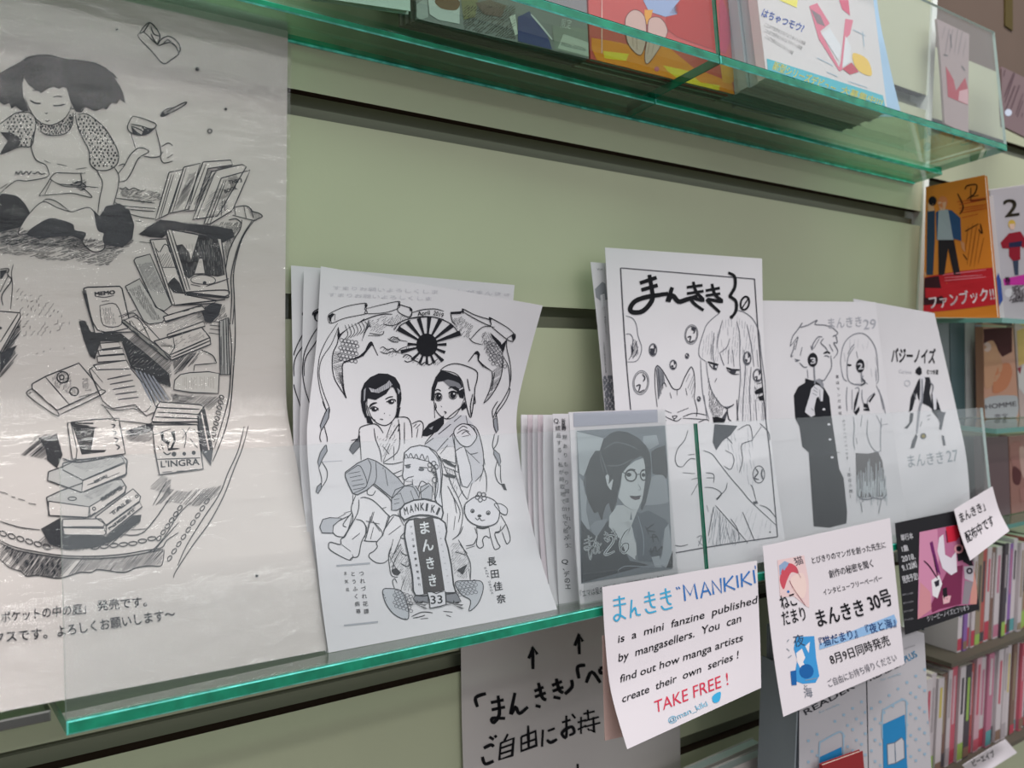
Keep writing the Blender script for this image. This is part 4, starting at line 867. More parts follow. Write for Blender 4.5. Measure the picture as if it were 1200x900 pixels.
    S.lines('405,45 430,22 460,10;520,5 560,-15;410,50 470,48', 1.5); S.fill('385,95 410,100 435,150 395,145', K2, 3); S.fill('590,50 615,40 600,110 580,110', K2, 3)
    S.lines('340,200 355,170 430,150 470,165 500,210;340,200 350,300 355,390;600,105 660,110 685,160 690,240;440,180 450,250 480,330 490,400;520,240 560,130;540,250 605,150 600,200;600,120 610,250 590,340 500,405;640,140 640,280;500,300 540,350;545,280 500,400;570,300 570,390;500,410 560,415 630,400;500,420 505,470 560,480 625,455;560,480 590,500 625,490', 1.2)
    S.hatch('440,170 520,250 560,140 600,160 600,240 500,390 470,300', 60, 3.2, .7, '#55555c', 2, seg=4, keep=.6)
    S.fill('345,230 345,300 300,350 277,320 290,290 330,250', '#5b5b62', 2, out=1.2, oc=K2); S.lines('330,265 345,200;290,260 330,250', 1.6)
    S.lines('690,150 740,130 765,160 755,240;700,170 720,150;715,180 745,150;720,240 730,180', 1.2)
    S.fill('760,200 800,150 900,95 900,150 860,200 790,232 760,230', K2, 2); S.fill('800,180 830,165 820,190', '#8c8b92', 3)
    S.fill('250,470 330,410 400,378 450,395 520,440 600,510 640,560 560,640 440,545 395,585 330,618 300,610 270,550 250,500', G1, 2, out=1.4, oc=K2)
    S.lines('250,480 300,445 340,425 370,470 390,560 300,610;270,480 345,465;280,505 355,490;290,530 365,515;295,560 375,545;300,585 385,568;400,385 420,440 390,560;450,400 455,500 440,545;510,450 530,560', 1.1, L=4)
    S.fill('555,640 580,585 640,560 700,545 740,600 735,650 640,690 590,720 555,720', G1, 2, out=1.2, oc=K2); S.lines('575,620 610,610;570,650 605,645;570,680 605,670;610,600 640,680;650,560 700,570 735,640;680,590 700,650', 1.0, L=4)
    S.fill('745,570 800,540 825,570 820,650 750,640', G1, 2, out=1.1, oc=K2)
    S.lines('320,620 295,680 290,720 300,780 250,880 230,900;300,620 300,680;350,640 380,635 440,660 520,740 540,770 500,860;430,550 540,640 560,700;340,650 330,740 250,890;520,700 490,710;540,770 570,750 620,770 640,800;420,800 440,730;430,790 480,860;320,780 360,790 385,830 380,900;500,860 540,800 570,760', 1.3)
    S.lines('400,560 395,610 430,620 450,590;240,740 290,725;200,770 250,745', 1.1)
    # third girl: straight hair and face
    S.fill('635,390 640,340 680,305 740,292 800,305 850,340 880,400 890,470 880,600 890,700 860,690 840,640 850,520 845,440 800,400 735,385 700,375 640,380', '#d0ced5', 3, out=1.5, oc=K2)
    S.lines('640,380 650,350 665,375 680,345 700,380 715,350 735,385 755,350 775,390 790,360 800,400;800,310 860,380 880,500 870,640;845,440 860,560 840,660', 1.1, L=5)
    S.fill('640,380 700,375 735,388 800,402 810,520 760,560 700,560 690,530 640,525 628,500 632,440', W_, 4)
    S.lines('635,390 632,450 627,495 640,520 665,505 690,500 700,495;640,525 635,555 660,560;690,515 695,560;740,435 790,440', 1.2, L=6); S.dot(662, 432, 17, '#55555c', 6, ry=13); S.dot(750, 452, 20, '#55555c', 6, ry=11); S.lines('640,425 680,418;735,438 790,440', 1.6, L=7)
    for k_ in range(5): S.ring(825+22*math.cos(k_*1.257), 435+24*math.sin(k_*1.257), 15, 1.0, L=7, n=8)
    S.ring(840, 520, 18, 1.1, L=7); S.hatch('820,450 850,470 850,495 830,490', 60, 1.0, 1.2, K2, 6); S.lines('725,590 750,530 790,550;735,610 800,560', 1.3, L=6)
    # centre right: second girl's kimono and hand
    S.view(480, 470, 5.625)
    S.fill('95,290 200,180 300,90 370,95 430,170 460,230 480,350 480,470 430,530 380,570 330,560 320,420 300,300 240,300 180,330', '#bdbbc2', 1)
    S.fill('300,330 330,310 360,300 400,430 410,520 380,570 345,560 325,480', W_, 2, out=1.1, oc=K2)
    S.lines('165,60 175,40 168,10;240,120 300,70 350,30;180,330 240,260 300,200;95,290 200,210 340,95;370,95 380,150;100,280 130,240 180,190;280,220 310,380;290,220 300,330 305,430;200,350 250,290;210,380 300,410;225,430 320,470;240,470 310,500;300,420 300,480;320,420 335,560;380,150 430,170 460,230 485,350 480,470 430,530;370,320 400,350 450,340;400,350 460,410;410,540 380,650;480,420 505,500 505,600;490,380 495,420;480,470 460,530;290,450 340,590 380,650;320,640 350,590', 1.2)
    S.fill('210,390 240,385 305,430 300,440 250,420', K2, 3); S.fill('215,480 300,490 300,510 240,500', K2, 3); S.hatch('220,430 320,450 320,600 290,600', 80, 2.4, .7, '#55555c', 3, seg=5, keep=.7)
    S.fill('290,200 310,170 350,150 400,165 440,220 430,260 390,300 340,290 300,240', W_, 3, sm=True, out=1.3, oc=K2); S.lines('320,190 350,165 380,180;310,215 350,190 390,200;340,220 370,200 400,225;345,235 390,225;420,170 435,210', 1.0, L=5)
    S.fill('550,120 575,110 582,190 570,210 555,170', G2, 2, out=1.1, oc=K2); S.lines('550,115 545,60 580,0;575,110 570,60 610,0;560,215 545,290 560,330;585,225 575,280 550,320', 1.2); S.fill('555,320 590,350 600,400 590,430 575,390 553,350', G2, 2, out=1.1, oc=K2)
    S.lines('575,400 562,470 580,530 610,555;598,420 598,500 605,540', 1.2); S.fill('600,545 625,545 640,590 620,585', K2, 2)
    S.lines('205,380 240,460 280,560 320,640 350,740 330,860 300,900;150,330 190,360 205,380;250,560 290,640 310,740;270,600 330,720 320,800;165,540 170,650 160,680;180,560 185,700;150,540 160,620;250,740 245,850;300,760 290,850', 1.1)
    # puppy
    S.fill('360,690 400,650 440,630 500,632 560,660 590,720 580,790 540,820 470,828 400,800 365,750', W_, 4, sm=True, out=1.4, oc=K2)
    S.fill('555,680 600,680 640,710 635,750 600,740 580,715', W_, 5, sm=True, out=1.2, oc=K2)
    S.ring(412, 726, 11, 1.2, L=6); S.dot(412, 728, 7, K2, 6); S.ring(516, 738, 12, 1.2, L=6); S.dot(516, 740, 7, K2, 6); S.dot(458, 758, 14, K2, 6, ry=10); S.lines('430,770 445,785 458,772 470,788 495,785', 1.3, L=6)
    for k_ in range(5): S.ring(468+24*math.cos(k_*1.257+.5), 632+20*math.sin(k_*1.257+.5), 14, 1.1, L=7, n=8)
    S.lines('358,740 365,680 385,660', 1.3, L=6)
    S.view(480, 590, 5.625)
    S.lines('600,80 640,150 662,230 650,262 635,260 610,190;600,150 590,190 560,200 580,260 595,285 575,302 555,295 530,210;440,150 445,220 440,270 460,295 485,280 480,240 500,215 530,225 520,150;430,160 440,200;560,190 600,180 630,140;350,150 330,200 280,240;370,280 420,270 440,230;370,300 430,280', 1.3); S.lines('440,155 480,165 520,155', 2.4)
    # crest: MANKIKI label, crane wreath
    S.view(360, 470, 5.625)
    S.fill('608,720 640,680 700,655 770,648 840,665 885,700 893,740 880,790 860,770 800,755 740,752 690,762 640,785 612,760', W_, 8, out=2.2, oc=K2)
    for i_, ch in enumerate('MANKIKI'):
        t_ = i_/6; a_ = -.32+.62*t_; x_ = 640+205*t_; y_ = 752-28*math.sin(3.14*t_)*1.0+(t_)*-4
        S.text(ch, (x_, y_), (x_+(24 if ch != 'I' else 10)*math.cos(a_)*1.05, y_+24*math.sin(a_)*.6), 52, K2, 10, .02)
    S.view(370, 600, 5.625)
    S.fill('590,80 610,55 660,45 700,50 760,35 815,45 850,75 860,130 850,180 868,240 890,350 905,480 920,530 895,535 850,535 700,555 655,550 640,520 635,430 620,340 595,230 582,160', W_, 8, sm=False, out=2.2, oc=K2)
    S.fill('640,52 700,42 770,38 780,80 800,200 822,340 848,520 770,535 708,545 690,400 665,240 650,130', '#3b3638', 9)
    S.text('ま', (675, 145), (758, 135), 66, '#dfe0e4', 11, .02); S.text('ん', (698, 262), (780, 245), 66, '#dfe0e4', 11, .02)
    S.text('き', (722, 378), (790, 368), 66, '#dfe0e4', 11, .02); S.text('き', (738, 490), (802, 482), 66, '#dfe0e4', 11, .02)
    S.vtext('マンガ家直撃新聞発行', (624, 100), (680, 480), 18, K2, 10, .01); S.vtext('インタビューペーパー', (806, 95), (870, 465), 14, K2, 10, .0)
    S.fill('730,530 760,528 790,540 820,528 850,525 855,610 820,622 790,628 750,635 745,580', W_, 11, out=1.4, oc=K2); S.text('33', (756, 608), (832, 602), 56, K2, 13, .01)
    S.fill('640,570 650,555 735,540 740,600 700,590 660,600', '#7b7b82', 8, out=1.1, oc=K2); S.fill('855,545 900,540 925,535 955,590 900,600 858,590', '#7b7b82', 8, out=1.1, oc=K2)
    for ox, sg in ((660, 1), (900, -1)):
        for k_ in range(6):
            a_ = -2.6+k_*.55; S.fill([(ox, 610), (ox+60*math.cos(a_)-8*math.sin(a_), 625+38*math.sin(a_)+8), (ox+78*math.cos(a_), 630+50*math.sin(a_))], K2, 9)
    S.lines('630,690 700,660 770,665;640,700 690,690 720,680;690,705 740,700;840,655 900,660;860,680 890,690', 1.3)
    S.fill('440,520 470,505 560,520 600,600 610,700 560,700 500,660 455,590', '#b4b5bc', 2, sm=True, out=1.2, oc=K2)
    for r_ in range(5):
        for q_ in range(5): S.ring(530+q_*24-(r_ % 2)*10, 525+r_*24+q_*8, 12, .7, c='#55555c', ry=10, n=7, L=4)
    S.lines('440,530 500,640 600,710;450,560 560,680;520,510 505,460 520,440 535,470;505,210 480,280 485,360 500,420 540,430;560,210 500,300;510,180 480,300;560,250 520,320 500,400;480,280 540,400;585,430 560,520;560,340 600,360 620,340', 1.2)
    S.hatch('490,250 560,200 580,260 620,330 620,430 520,420 485,350', 55, 2.0, .8, '#3f3f46', 3, seg=4, keep=.8); S.fill('500,380 530,370 560,400 540,420 510,410', K2, 4); S.hatch('560,420 620,420 640,520 580,520', 70, 1.8, .8, '#3f3f46', 3, seg=4)
    S.view(480, 590, 5.625)
    S.fill('300,520 400,510 470,515 483,570 450,660 390,710 400,640 340,600', '#b4b5bc', 2, sm=True, out=1.2, oc=K2)
    for r_ in range(4):
        for q_ in range(5): S.ring(320+q_*26+(r_ % 2)*10, 530+r_*24-q_*4, 12, .7, c='#55555c', ry=10, n=7, L=4)
    S.lines('320,240 360,310 400,400 398,520;370,330 400,390;300,320 370,340;390,430 400,520;330,270 380,330;483,560 390,712', 1.2); S.hatch('270,260 340,260 400,380 390,500 300,480 280,400', 50, 2.0, .8, '#3f3f46', 3, seg=4, keep=.8); S.fill('310,440 380,400 350,470', K2, 4)
    # feet, foot block, captions
    S.view(370, 600, 5.625)
    S.fill('25,100 45,50 90,38 170,42 115,90 110,140 40,138', G1, 3, out=1.3, oc=K2)
    S.lines('115,90 150,60 230,20;115,90 110,130 140,160 190,165;240,20 200,150 165,180 162,215 100,200 84,215 100,255 220,318 245,290;330,90 335,130 300,200 280,290 240,300 222,318;240,180 290,140;360,30 340,110;375,60 440,140 400,200 405,230 380,260 355,275 352,300 400,335 450,335 480,310;375,0 330,170 320,190 400,195 405,190;480,20 440,160;480,150 560,90;500,310 560,170;540,10 580,90;240,0 180,80 200,100;330,60 420,80;360,180 380,100;560,260 580,280 630,290;580,140 560,170 620,180', 1.3)
    S.lines('170,215 230,260;240,280 245,300', 1.0)
    S.line('135,355 357,338', 2.4, '#a2a3aa', 2, taper=0); S.line('185,748 410,724', 2.4, '#a2a3aa', 2, taper=0)
    S.vtext('つれづれ花譚', (303, 405), (335, 655), 36, K2, 3, .005, rot=-.1); S.vtext('とうふく病尊', (247, 408), (282, 655), 34, K2, 3, .005, rot=-.1); S.vtext('ま気名', (196, 405), (210, 512), 26, K2, 3, .005, rot=-.1)
    S.view(480, 590, 5.625)
    S.vtext('長田佳奈', (545, 382), (608, 628), 62, K2, 3, .012, rot=-.12); S.vtext('KANA OSADA', (502, 425), (545, 590), 17, '#55555c', 3, rot=-.15)
kim.wk = .85
kimono_print(kim); kim.done('printed_drawing')
for S, dx in ((back2, -18), (back1, -30)):
    S.view(360+dx, 330-3, 5.625); S.lines('135,240 150,210 250,165;150,225 160,275 200,262;200,275 130,380 85,480 72,560 70,620 85,720 110,800 130,860;205,300 160,410 100,500 80,570 82,640', 1.2); S.fill('138,225 165,208 182,215 162,235 150,272', K2, 2)
    S.text('についてのおはなしがまんきき', (600, 60), (1440, 110), 20, '#c2bfc6', 1); S.done('printed_drawing')
# ============================================================ page with the column of vertical text, sleeved cover
qa.view(600, 440, 3.2137)
qa.text('Q.', (157, 180), (180, 178), 18, K2); qa.vtext('新井素材', (193, 170), (193, 200), 17, K2)
qa.vtext('続品する、私が時取地でかせで船みう', (172, 198), (205, 640), 20, K2, 3, .0); qa.vtext('井黙ありもやり図まけれみたに', (196, 198), (215, 640), 19, K2, 3, .0)
qa.vtext('Q、デのエ', (198, 700), (210, 795), 24, K2, 3, .01)
for i_, S in enumerate(pagestk[-2:]):
    S.view(600, 440, 3.2137); S.vtext('くりしい', (136, 175), (136, 205), 14, K2); S.vtext('こーの都合て事務作家に聞く日', (150, 240), (163, 760), 14, '#5b5a62')
g = glas
g.view(660, 480, 6.4286)
DK, MD, LG, SK = '#222429', '#767c84', '#a3a9b0', '#cdd1d4'
g.fill('75,25 708,0 712,95 78,130', '#a9a9b6', 1)
g.fill('100,160 765,120 790,500 822,1200 135,1310 115,700', MD, 2, raw=False)
g.fill('100,165 300,215 290,300 230,330 150,500 120,480', '#b7bdc2', 3); g.fill('430,140 765,120 765,250 740,230 700,150 600,170', '#777c84', 3)
g.fill('600,200 700,190 720,260 650,300 600,260', '#a3a9b0', 3); g.fill('660,320 700,290 765,270 785,440 780,520 670,480', DK, 3)
g.fill('650,520 720,490 770,520 785,640 780,700 640,720 600,700 610,600', '#989da4', 4, sm=True)
g.fill('120,500 180,600 170,760 200,900 140,900', LG, 3)
# hair
g.fill('275,300 300,225 350,180 410,160 480,170 560,210 620,270 650,330 660,420 640,500 600,470 610,400 600,360 580,350 520,380 480,430 440,480 430,560 410,620 400,700 380,740 375,800 350,740 340,690 320,640 300,520 280,400', DK, 5, sm=False)
g.fill('150,560 165,470 200,370 240,310 275,310 300,430 320,480 330,600 345,700 320,720 300,780 290,850 260,770 230,780 190,700 170,640', '#26282d', 5)
g.lines('275,320 330,480 345,490;165,500 160,580 170,640;300,300 380,250 470,260 560,300;330,420 420,420 520,370;270,350 300,470', 1.4, '#565b63', 7)
g.fill('310,500 330,480 345,500 340,560 365,520 375,530 360,610 345,600 325,570', SK, 7, out=.9, oc=DK)
# face, neck
g.fill('440,480 480,430 540,385 600,365 612,420 615,520 605,600 590,680 560,750 510,752 460,720 410,660 430,570', SK, 6)
g.fill('350,830 400,720 450,720 510,755 515,830 470,960 490,1080 530,1120 550,1090 545,1000 520,900 500,830 510,760 560,750 500,900 480,950 400,860', '#c6cacd', 5)
g.fill('345,800 400,730 500,760 500,850 470,960 540,1060 540,1130 470,1080 430,980 340,880', '#c6cacd', 5)
g.fill('600,370 630,330 660,420 660,520 620,700 590,760 580,740 600,650 615,520', '#3c4047', 5)
g.lines('470,470 500,450 540,455;590,465 620,450', 1.6, DK, 8); g.dot(490, 490, 20, DK, 8, ry=16); g.dot(600, 492, 14, DK, 8, ry=15); g.ring(505, 497, 42, 1.6, DK, 9, ry=42); g.ring(603, 492, 26, 1.4, DK, 9, ry=40); g.lines('545,490 578,485;465,480 440,470', 1.5, DK, 9)
g.fill('497,650 540,660 580,650 570,675 535,680 505,665', '#4a3b44', 8); g.lines('497,650 540,655 582,648', 1.2, DK, 9); g.lines('560,560 580,600 560,605', .7, '#8a8f96', 8)
# jackets
g.fill('130,830 180,900 240,950 310,860 350,830 430,980 470,1080 500,1140 560,1150 640,1170 135,1305', '#2f343b', 4)
g.fill('495,830 520,760 580,780 640,760 700,790 770,830 790,860 740,990 740,1090 700,1150 560,1140 550,1000', '#59616b', 4); g.fill('640,1060 740,1060 730,1100 660,1110', '#3f464f', 5)
g.fill('760,900 790,860 810,1000 820,1140 770,1190 720,1160 745,1080', LG, 5); g.fill('775,1190 822,1060 822,1190', DK, 6); g.fill('660,1110 720,1100 740,1190 690,1190', LG, 6)
g.fill('200,880 240,840 330,820 310,870 250,960 220,930', '#8b9199', 5); g.lines('560,800 600,960 600,1100;540,1000 520,900;410,1210 460,1180 560,1180 720,1190;420,1240 410,1210', 1.0, '#8a929c', 7)
# hand lettering
for c_, L_, w_ in (('#d4dade', 8, 2.2), ('#23262c', 9, 0.8)):
    g.lines('155,985 215,960;150,1010 225,985;185,945 195,1040 165,1055 160,1035 215,1030;250,950 225,1030 250,1000 265,1025 285,1005;300,945 335,930;300,970 340,950;310,915 345,985 310,975 335,1000;355,925 395,910;360,950 400,930;370,895 405,960 370,950 400,980', w_, c_, L_)
    g.lines('310,980 340,950 370,955 370,1000 310,1080 330,1090 385,1065;430,1070 425,1000 455,930 485,900;430,1040 450,1010 485,1010 485,1050 455,1080 430,1060', w_*1.35, c_, L_)
    g.lines('185,1060 200,1130 215,1050;235,1030 225,1075 245,1080 250,1030 235,1035;268,1010 262,1075 280,1070;290,1060 294,1062', w_*.8, c_, L_)
g.lines('615,880 640,940;680,860 625,905 690,920;650,960 700,960 670,940 675,1000;700,950 715,990;655,1040 660,1080 690,1030 700,1070 740,1030 735,1060', 1.3, '#23262c', 8)
g.text('『エマは星の夢を見る』高浜寛先生インタビュー', (130, 1410), (830, 1275), 42, '#4a4c52', 4)
g.done('printed_drawing', .5)
# ============================================================ issue 30: long-haired girl and cat
c = cat30; c.wk = .85; Q = '#3a3a42'; LQ = '#6d6e76'
c.view()
c.lines('728,314 884,327', 1.2, Q, sm=False, taper=0); c.lines('728,314 733,400 739,480 752,600 788,651', 0.1, Q)
c.lines('727,314 732,400 739,482 749,585 754,652;754,655 830,641 911,629;884,327 889,400 896,480 903,540 911,629', 1.5, Q, sm=True, taper=0)
c.view(680, 280, 4.0909)
c.lines('285,212 365,185;292,245 370,222;330,172 345,262 340,300 300,345 255,352 238,335 260,300 310,280 380,268 420,262;440,232 418,300 440,270 470,300 510,290 560,275', 6.5/1.0, '#17171b', 4, taper=.2)
c.lines('510,232 585,222;510,262 590,250;540,205 555,255 590,295 530,282 545,310 590,342', 4.6, '#17171b', 4, taper=.2)
c.lines('600,248 668,235;600,272 670,262;630,215 645,268 680,300 610,290 625,312 668,352', 4.6, '#17171b', 4, taper=.2)
c.lines('708,162 738,180 740,230 718,270 720,278 745,300 745,345 722,378', 4.4, '#17171b', 4, taper=.2); c.dot(724, 374, 9, '#17171b', 4)
c.ring(788, 308, 20, 2.6, '#17171b', 4, ry=32, ang=.25); c.line('772,335 808,280', 2.4, '#17171b', 4)
# drops with little reflections
c.view(720, 360, 6)
def drop(x, y, rx, ry, a=0):
    c.ring(x, y, rx, .9, LQ, 2, ry=ry, ang=a); c.ring(x, y, rx*.85, .8, Q, 2, ry=ry*.85, ang=a)
    c.line([(x-rx*.6, y+ry*.3), (x-rx*.1, y+ry*.2), (x-rx*.3, y+ry*.75)], 1.8, Q, 3); c.line([(x+rx*.2, y-ry*.7), (x+rx*.5, y-ry*.4), (x+rx*.3, y-ry*.1)], 1.8, Q, 3); c.line([(x-rx*.2, y+ry*.8), (x+rx*.4, y+ry*.6)], 1.8, Q, 3)
drop(540, 192, 46, 68, .1); drop(270, 300, 28, 44); drop(412, 405, 24, 34); drop(510, 343, 13, 18); drop(185, 530, 56, 84, .1); drop(932, 360, 28, 48); drop(593, 645, 12, 17); drop(1005, 480, 32, 46)
c.fill('250,290 285,290 280,330 255,335', Q, 3); c.fill('540,140 575,145 560,168 540,160', Q, 3)
c.lines('80,60 130,80 155,130 165,200 190,280 180,340 150,380 90,385;80,190 110,190 130,230 120,330 100,370;150,240 160,300 130,360', 1.0, LQ); c.hatch('125,220 160,240 170,330 120,360', 70, 1.5, 1.0, Q); c.fill('115,260 135,300 120,340', Q, 3)
c.fill('985,590 1010,575 1040,560 1045,600 1015,610 990,612', '#1f1f25', 3); c.fill('1010,630 1050,615 1050,655 1020,655', '#1f1f25', 3); c.lines('1000,540 1035,530;985,560 1000,590;1005,640 1020,610', 1.2, Q)
# cat
c.lines('300,700 285,560 285,450 295,415 310,415 340,450 380,520 412,572 458,572 490,500 530,428 545,425 560,470 565,560 560,640', 1.3, Q)
c.fill('295,415 312,415 345,470 355,520 330,560 320,620 305,650 300,540', '#8b8b92', 1); c.hatch('292,415 345,470 350,550 310,650 300,560', 95, 1.6, 1.0, Q, 2); c.hatch('500,520 545,430 562,540 550,640 530,600', 70, 2.6, .8, LQ, 2)
c.lines('335,550 350,530 365,560;390,600 400,640;440,580 440,620;500,570 510,620;330,715 400,745;440,740 520,708;405,765 440,765 420,785 405,765;420,785 420,800;360,770 400,790 440,800 470,780;480,770 560,745 650,760;480,780 650,790;340,770 365,770;340,800 365,795;560,640 580,720 575,770;590,810 640,790 665,800', 1.1, Q)
# girl: hair
c.lines('740,40 700,70 650,120 625,180 600,260 592,310 600,350 640,380;840,20 900,30 960,70 1000,130 1020,200 1028,300 1045,430 1060,560 1065,800;605,370 610,480 620,600 640,700 665,790;645,380 655,480 680,580 720,650 770,700 830,690;880,380 885,480 875,640 860,800;740,320 790,280 810,220;740,320 755,370 770,410;700,180 690,300 700,390;860,100 880,200 880,380;680,260 680,370;800,300 800,400;830,300 840,420;910,300 920,440 905,640 900,800;960,420 950,600 960,800;930,120 960,260 980,420;760,90 730,200 720,290;1000,300 1010,420;990,650 1000,800;1040,670 1045,800;630,620 650,790', 1.1, LQ)
c.hatch('655,470 690,590 770,705 760,760 700,800 665,700', 80, 1.5, 1.1, '#4a4a52', 2, seg=9); c.hatch('600,300 640,200 740,100 860,60 980,130 1000,300 880,400 700,390 620,370', 85, 3.0, .7, '#9b9ba3', 1, seg=11, keep=.7); c.hatch('890,420 1030,400 1060,800 880,800', 88, 3.2, .7, '#9b9ba3', 1, seg=12, keep=.7)
c.lines('655,385 690,395 730,405;785,425 830,440 880,440', 2.4, '#1f1f25', 4); c.lines('665,400 690,430 720,440;790,440 830,470 875,470;705,525 718,500', 1.2, Q, 4); c.dot(708, 415, 17, Q, 4, ry=20); c.dot(832, 452, 22, Q, 4, ry=20); c.dot(712, 420, 7, '#cfccd2', 5)
c.lines('770,700 790,710 830,690 835,680;790,710 800,780 820,800;860,650 865,780 870,790', 1.5, Q, 4); c.fill('690,775 720,770 780,790 770,812 695,812', '#1b1b20', 4); c.fill('745,790 800,710 780,790', '#4a4a52', 3)
# lower half
c.view(770, 480, 5)
c.fill('335,85 470,95 430,150 385,180 345,238 325,190', '#3b3d44', 3)
c.lines('180,120 160,180 120,230 105,290 120,330 150,335;180,265 220,262;150,335 190,290 225,290;150,370 220,375;200,410 240,400;240,430 200,500;270,240 320,260 360,310 430,400 500,480 550,540 700,680;340,560 410,640 530,780;280,455 330,460 375,490 350,530;410,430 400,470 370,500 345,525;285,370 330,380 330,430;290,400 330,400;330,570 310,680 300,740;100,795 140,800 180,790;580,540 560,460 545,440;600,560 650,580 700,640;490,220 500,300 480,370;560,180 500,200 490,230;440,260 450,300 430,350 390,330;400,240 440,260;340,180 400,160 440,200;470,120 540,90 560,180;600,80 650,130 660,180;610,100 560,170;500,600 550,720 570,770;430,640 470,700 480,760', 1.1, Q)
c.lines('290,560 300,600;365,600 370,760;400,680 430,780;440,700 460,790;230,750 260,740 240,800;240,770 270,800', 1.0, LQ); c.fill('345,525 375,490 378,500 350,530', '#1b1b20', 3); c.fill('560,540 585,535 590,550 570,555', Q, 3); c.ring(595, 380, 34, 1.1, Q, 3, ry=50); c.lines('575,345 590,370 570,400 595,410;615,350 610,380 620,410', 1.8, Q, 4)
c.hatch('310,600 340,560 530,780 300,812', 95, 4.5, .9, '#7f828a', 2, seg=12, keep=.8); c.hatch('330,560 420,660 520,780 310,800', 80, 2.4, .9, '#a2a4ab', 1); c.hatch('380,160 480,120 560,100 580,500 480,370', 95, 4, .7, '#9fa2aa', 1, seg=14, keep=.6); c.hatch('430,640 560,560 700,700 700,750 560,770', 75, 5, .6, '#a2a4ab', 1, seg=14, keep=.6)
c.dot(660, 718, 5, Q, 3)
c.done('printed_drawing')
# sheet with tiny text behind it
s = b30; s.view(680, 280, 4.0909)
s.text('Vol.', (78, 150), (110, 150), 10, LQ); s.fill('70,240 105,205 120,215 130,290 100,300 75,280', '#8f9096', 1); s.fill('95,270 115,262 122,320 100,330', '#d8d6da', 2); s.vtext('まんききインタビュー書店員がつくるフリー', (110, 260), (125, 480), 9, Q, 3)
s.vtext('マンガの作り手に聞く話をおとどけします毎月', (112, 500), (122, 640), 8, Q, 3); s.spots('90,680 130,650 165,660 165,820 100,820', 4.2, 1.8, '#7b7c84', 2); s.hatch('90,700 160,650 165,820 100,820', 40, 3, .7, LQ, 2, seg=4, keep=.6)
# ============================================================ issue 29: boy and girl with paddles
p = pair29; B_ = '#1e1e24'; p.view(910, 350, 6)
p.lines('95,335 110,270 150,215 180,170 165,200 220,185 285,150 270,180 330,185 380,195;95,335 150,265;130,310 150,280;115,400 100,405 120,350 125,310;125,425 155,435 130,440 165,430;380,195 430,240 395,265 415,260 425,310 400,310 430,370 400,420;300,280 260,350;330,280 310,310 340,340 360,370;180,340 165,400;240,330 250,360 255,320 290,270 320,270;370,320 395,370;215,500 220,560;150,270 130,360;160,450 190,480 215,480;380,400 385,480 355,540 330,575 300,565;335,405 350,400 370,412', 1.2, LQ)
p.lines('330,385 355,375 375,385', 2, B_); p.ring(253, 430, 32, 1.0, B_, 3, ry=46); p.dot(253, 430, 34, B_, 3, ry=50, n=16); p.text('3', (238, 458), (272, 456), 44, '#cfccd2', 5, .02); p.line('262,478 268,600', 2.6, '#7f8087', 3)
p.text('まんきき', (365, 205), (600, 190), 62, '#a5a5ad', 2, .0); p.text('29', (612, 215), (700, 210), 72, '#a5a5ad', 2)
p.fill('200,560 250,575 320,575 330,620 370,690 385,830 440,1200 470,1260 495,1500 490,1580 370,1610 260,1600 240,1300 225,1080 180,1040 160,900 130,840 120,680 150,620 200,590', B_, 2)
p.fill('225,690 240,630 270,600 300,610 330,640 325,720 305,725 290,690 280,700 265,770 270,820 240,835 195,800 200,770', '#cfccd2', 4, out=.9, oc=B_); p.lines('260,620 285,640;255,640 285,660;250,665 280,680;300,640 305,720;240,770 260,790', .9, LQ, 6)
p.fill('265,575 300,560 330,600 325,650 300,600', '#8b8b92', 4)
for x_, y_ in ((330, 778), (365, 884), (373, 990), (388, 1116)): p.dot(x_, y_, 11, '#cfccd2', 5, ry=8)
p.lines('240,1090 440,1080', 1.0, '#3a3a42', 5)
# girl
p.lines('455,500 450,430 465,340 500,280 560,245 620,250 670,300 700,370 710,470 715,570 700,600;455,500 470,560 495,580;500,390 520,350 545,320;545,340 500,420 500,560 540,600 600,610;560,370 570,420;700,500 700,580;530,600 600,600;640,600 600,570 610,540;495,620 490,700 495,790;700,610 740,700 765,810;720,640 750,780;600,640 600,700 620,760;550,630 580,640 545,800;530,640 530,780;690,660 640,710 640,790', 1.1, '#83848c')
p.hatch('470,300 620,255 700,380 700,560 640,560 620,380 560,330 500,420 470,540', 88, 5, .6, '#b3b3bb', 1, seg=14, keep=.7)
p.lines('495,462 510,468 525,465', 2.2, B_); p.dot(587, 472, 30, B_, 3, ry=48, n=16); p.text('2', (572, 498), (606, 494), 44, '#cfccd2', 5, .02); p.line('595,515 598,590', 2.4, '#7f8087', 3); p.lines('598,560 620,590 590,610', 2, '#4a4a52', 4)
p.fill('545,800 580,755 582,785 560,820', B_, 3); p.fill('540,800 545,730 570,650 575,660 560,740', B_, 3); p.fill('645,720 685,665 694,672 655,730', B_, 3); p.fill('610,735 640,740 655,790 610,785 610,775 640,770 610,762', B_, 3)
p.lines('540,830 545,900 540,1000 550,1060;600,820 590,900;640,850 635,950 660,1030 700,1075 735,1070;735,840 730,960 730,1070;730,890 780,880;560,980 565,1020;700,820 740,900', 1.0, '#83848c')
p.fill('555,1085 640,1090 712,1075 742,1140 775,1380 760,1390 600,1400 570,1390 560,1290', '#5e5a5c', 2); p.hatch('560,1200 750,1160 775,1400 565,1400', 90, 2.0, 1.3, '#a9adb2', 3, jit=5); p.hatch('560,1300 770,1290 775,1400 570,1400', 90, 1.6, 1.5, '#b9bdc2', 4, jit=4)
p.lines('565,1380 600,1410 660,1408 680,1400 740,1408 775,1375;600,1400 605,1430;660,1380 665,1405;590,1430 600,1500;735,1410 715,1510', 1.2, '#6d6e76', 5)
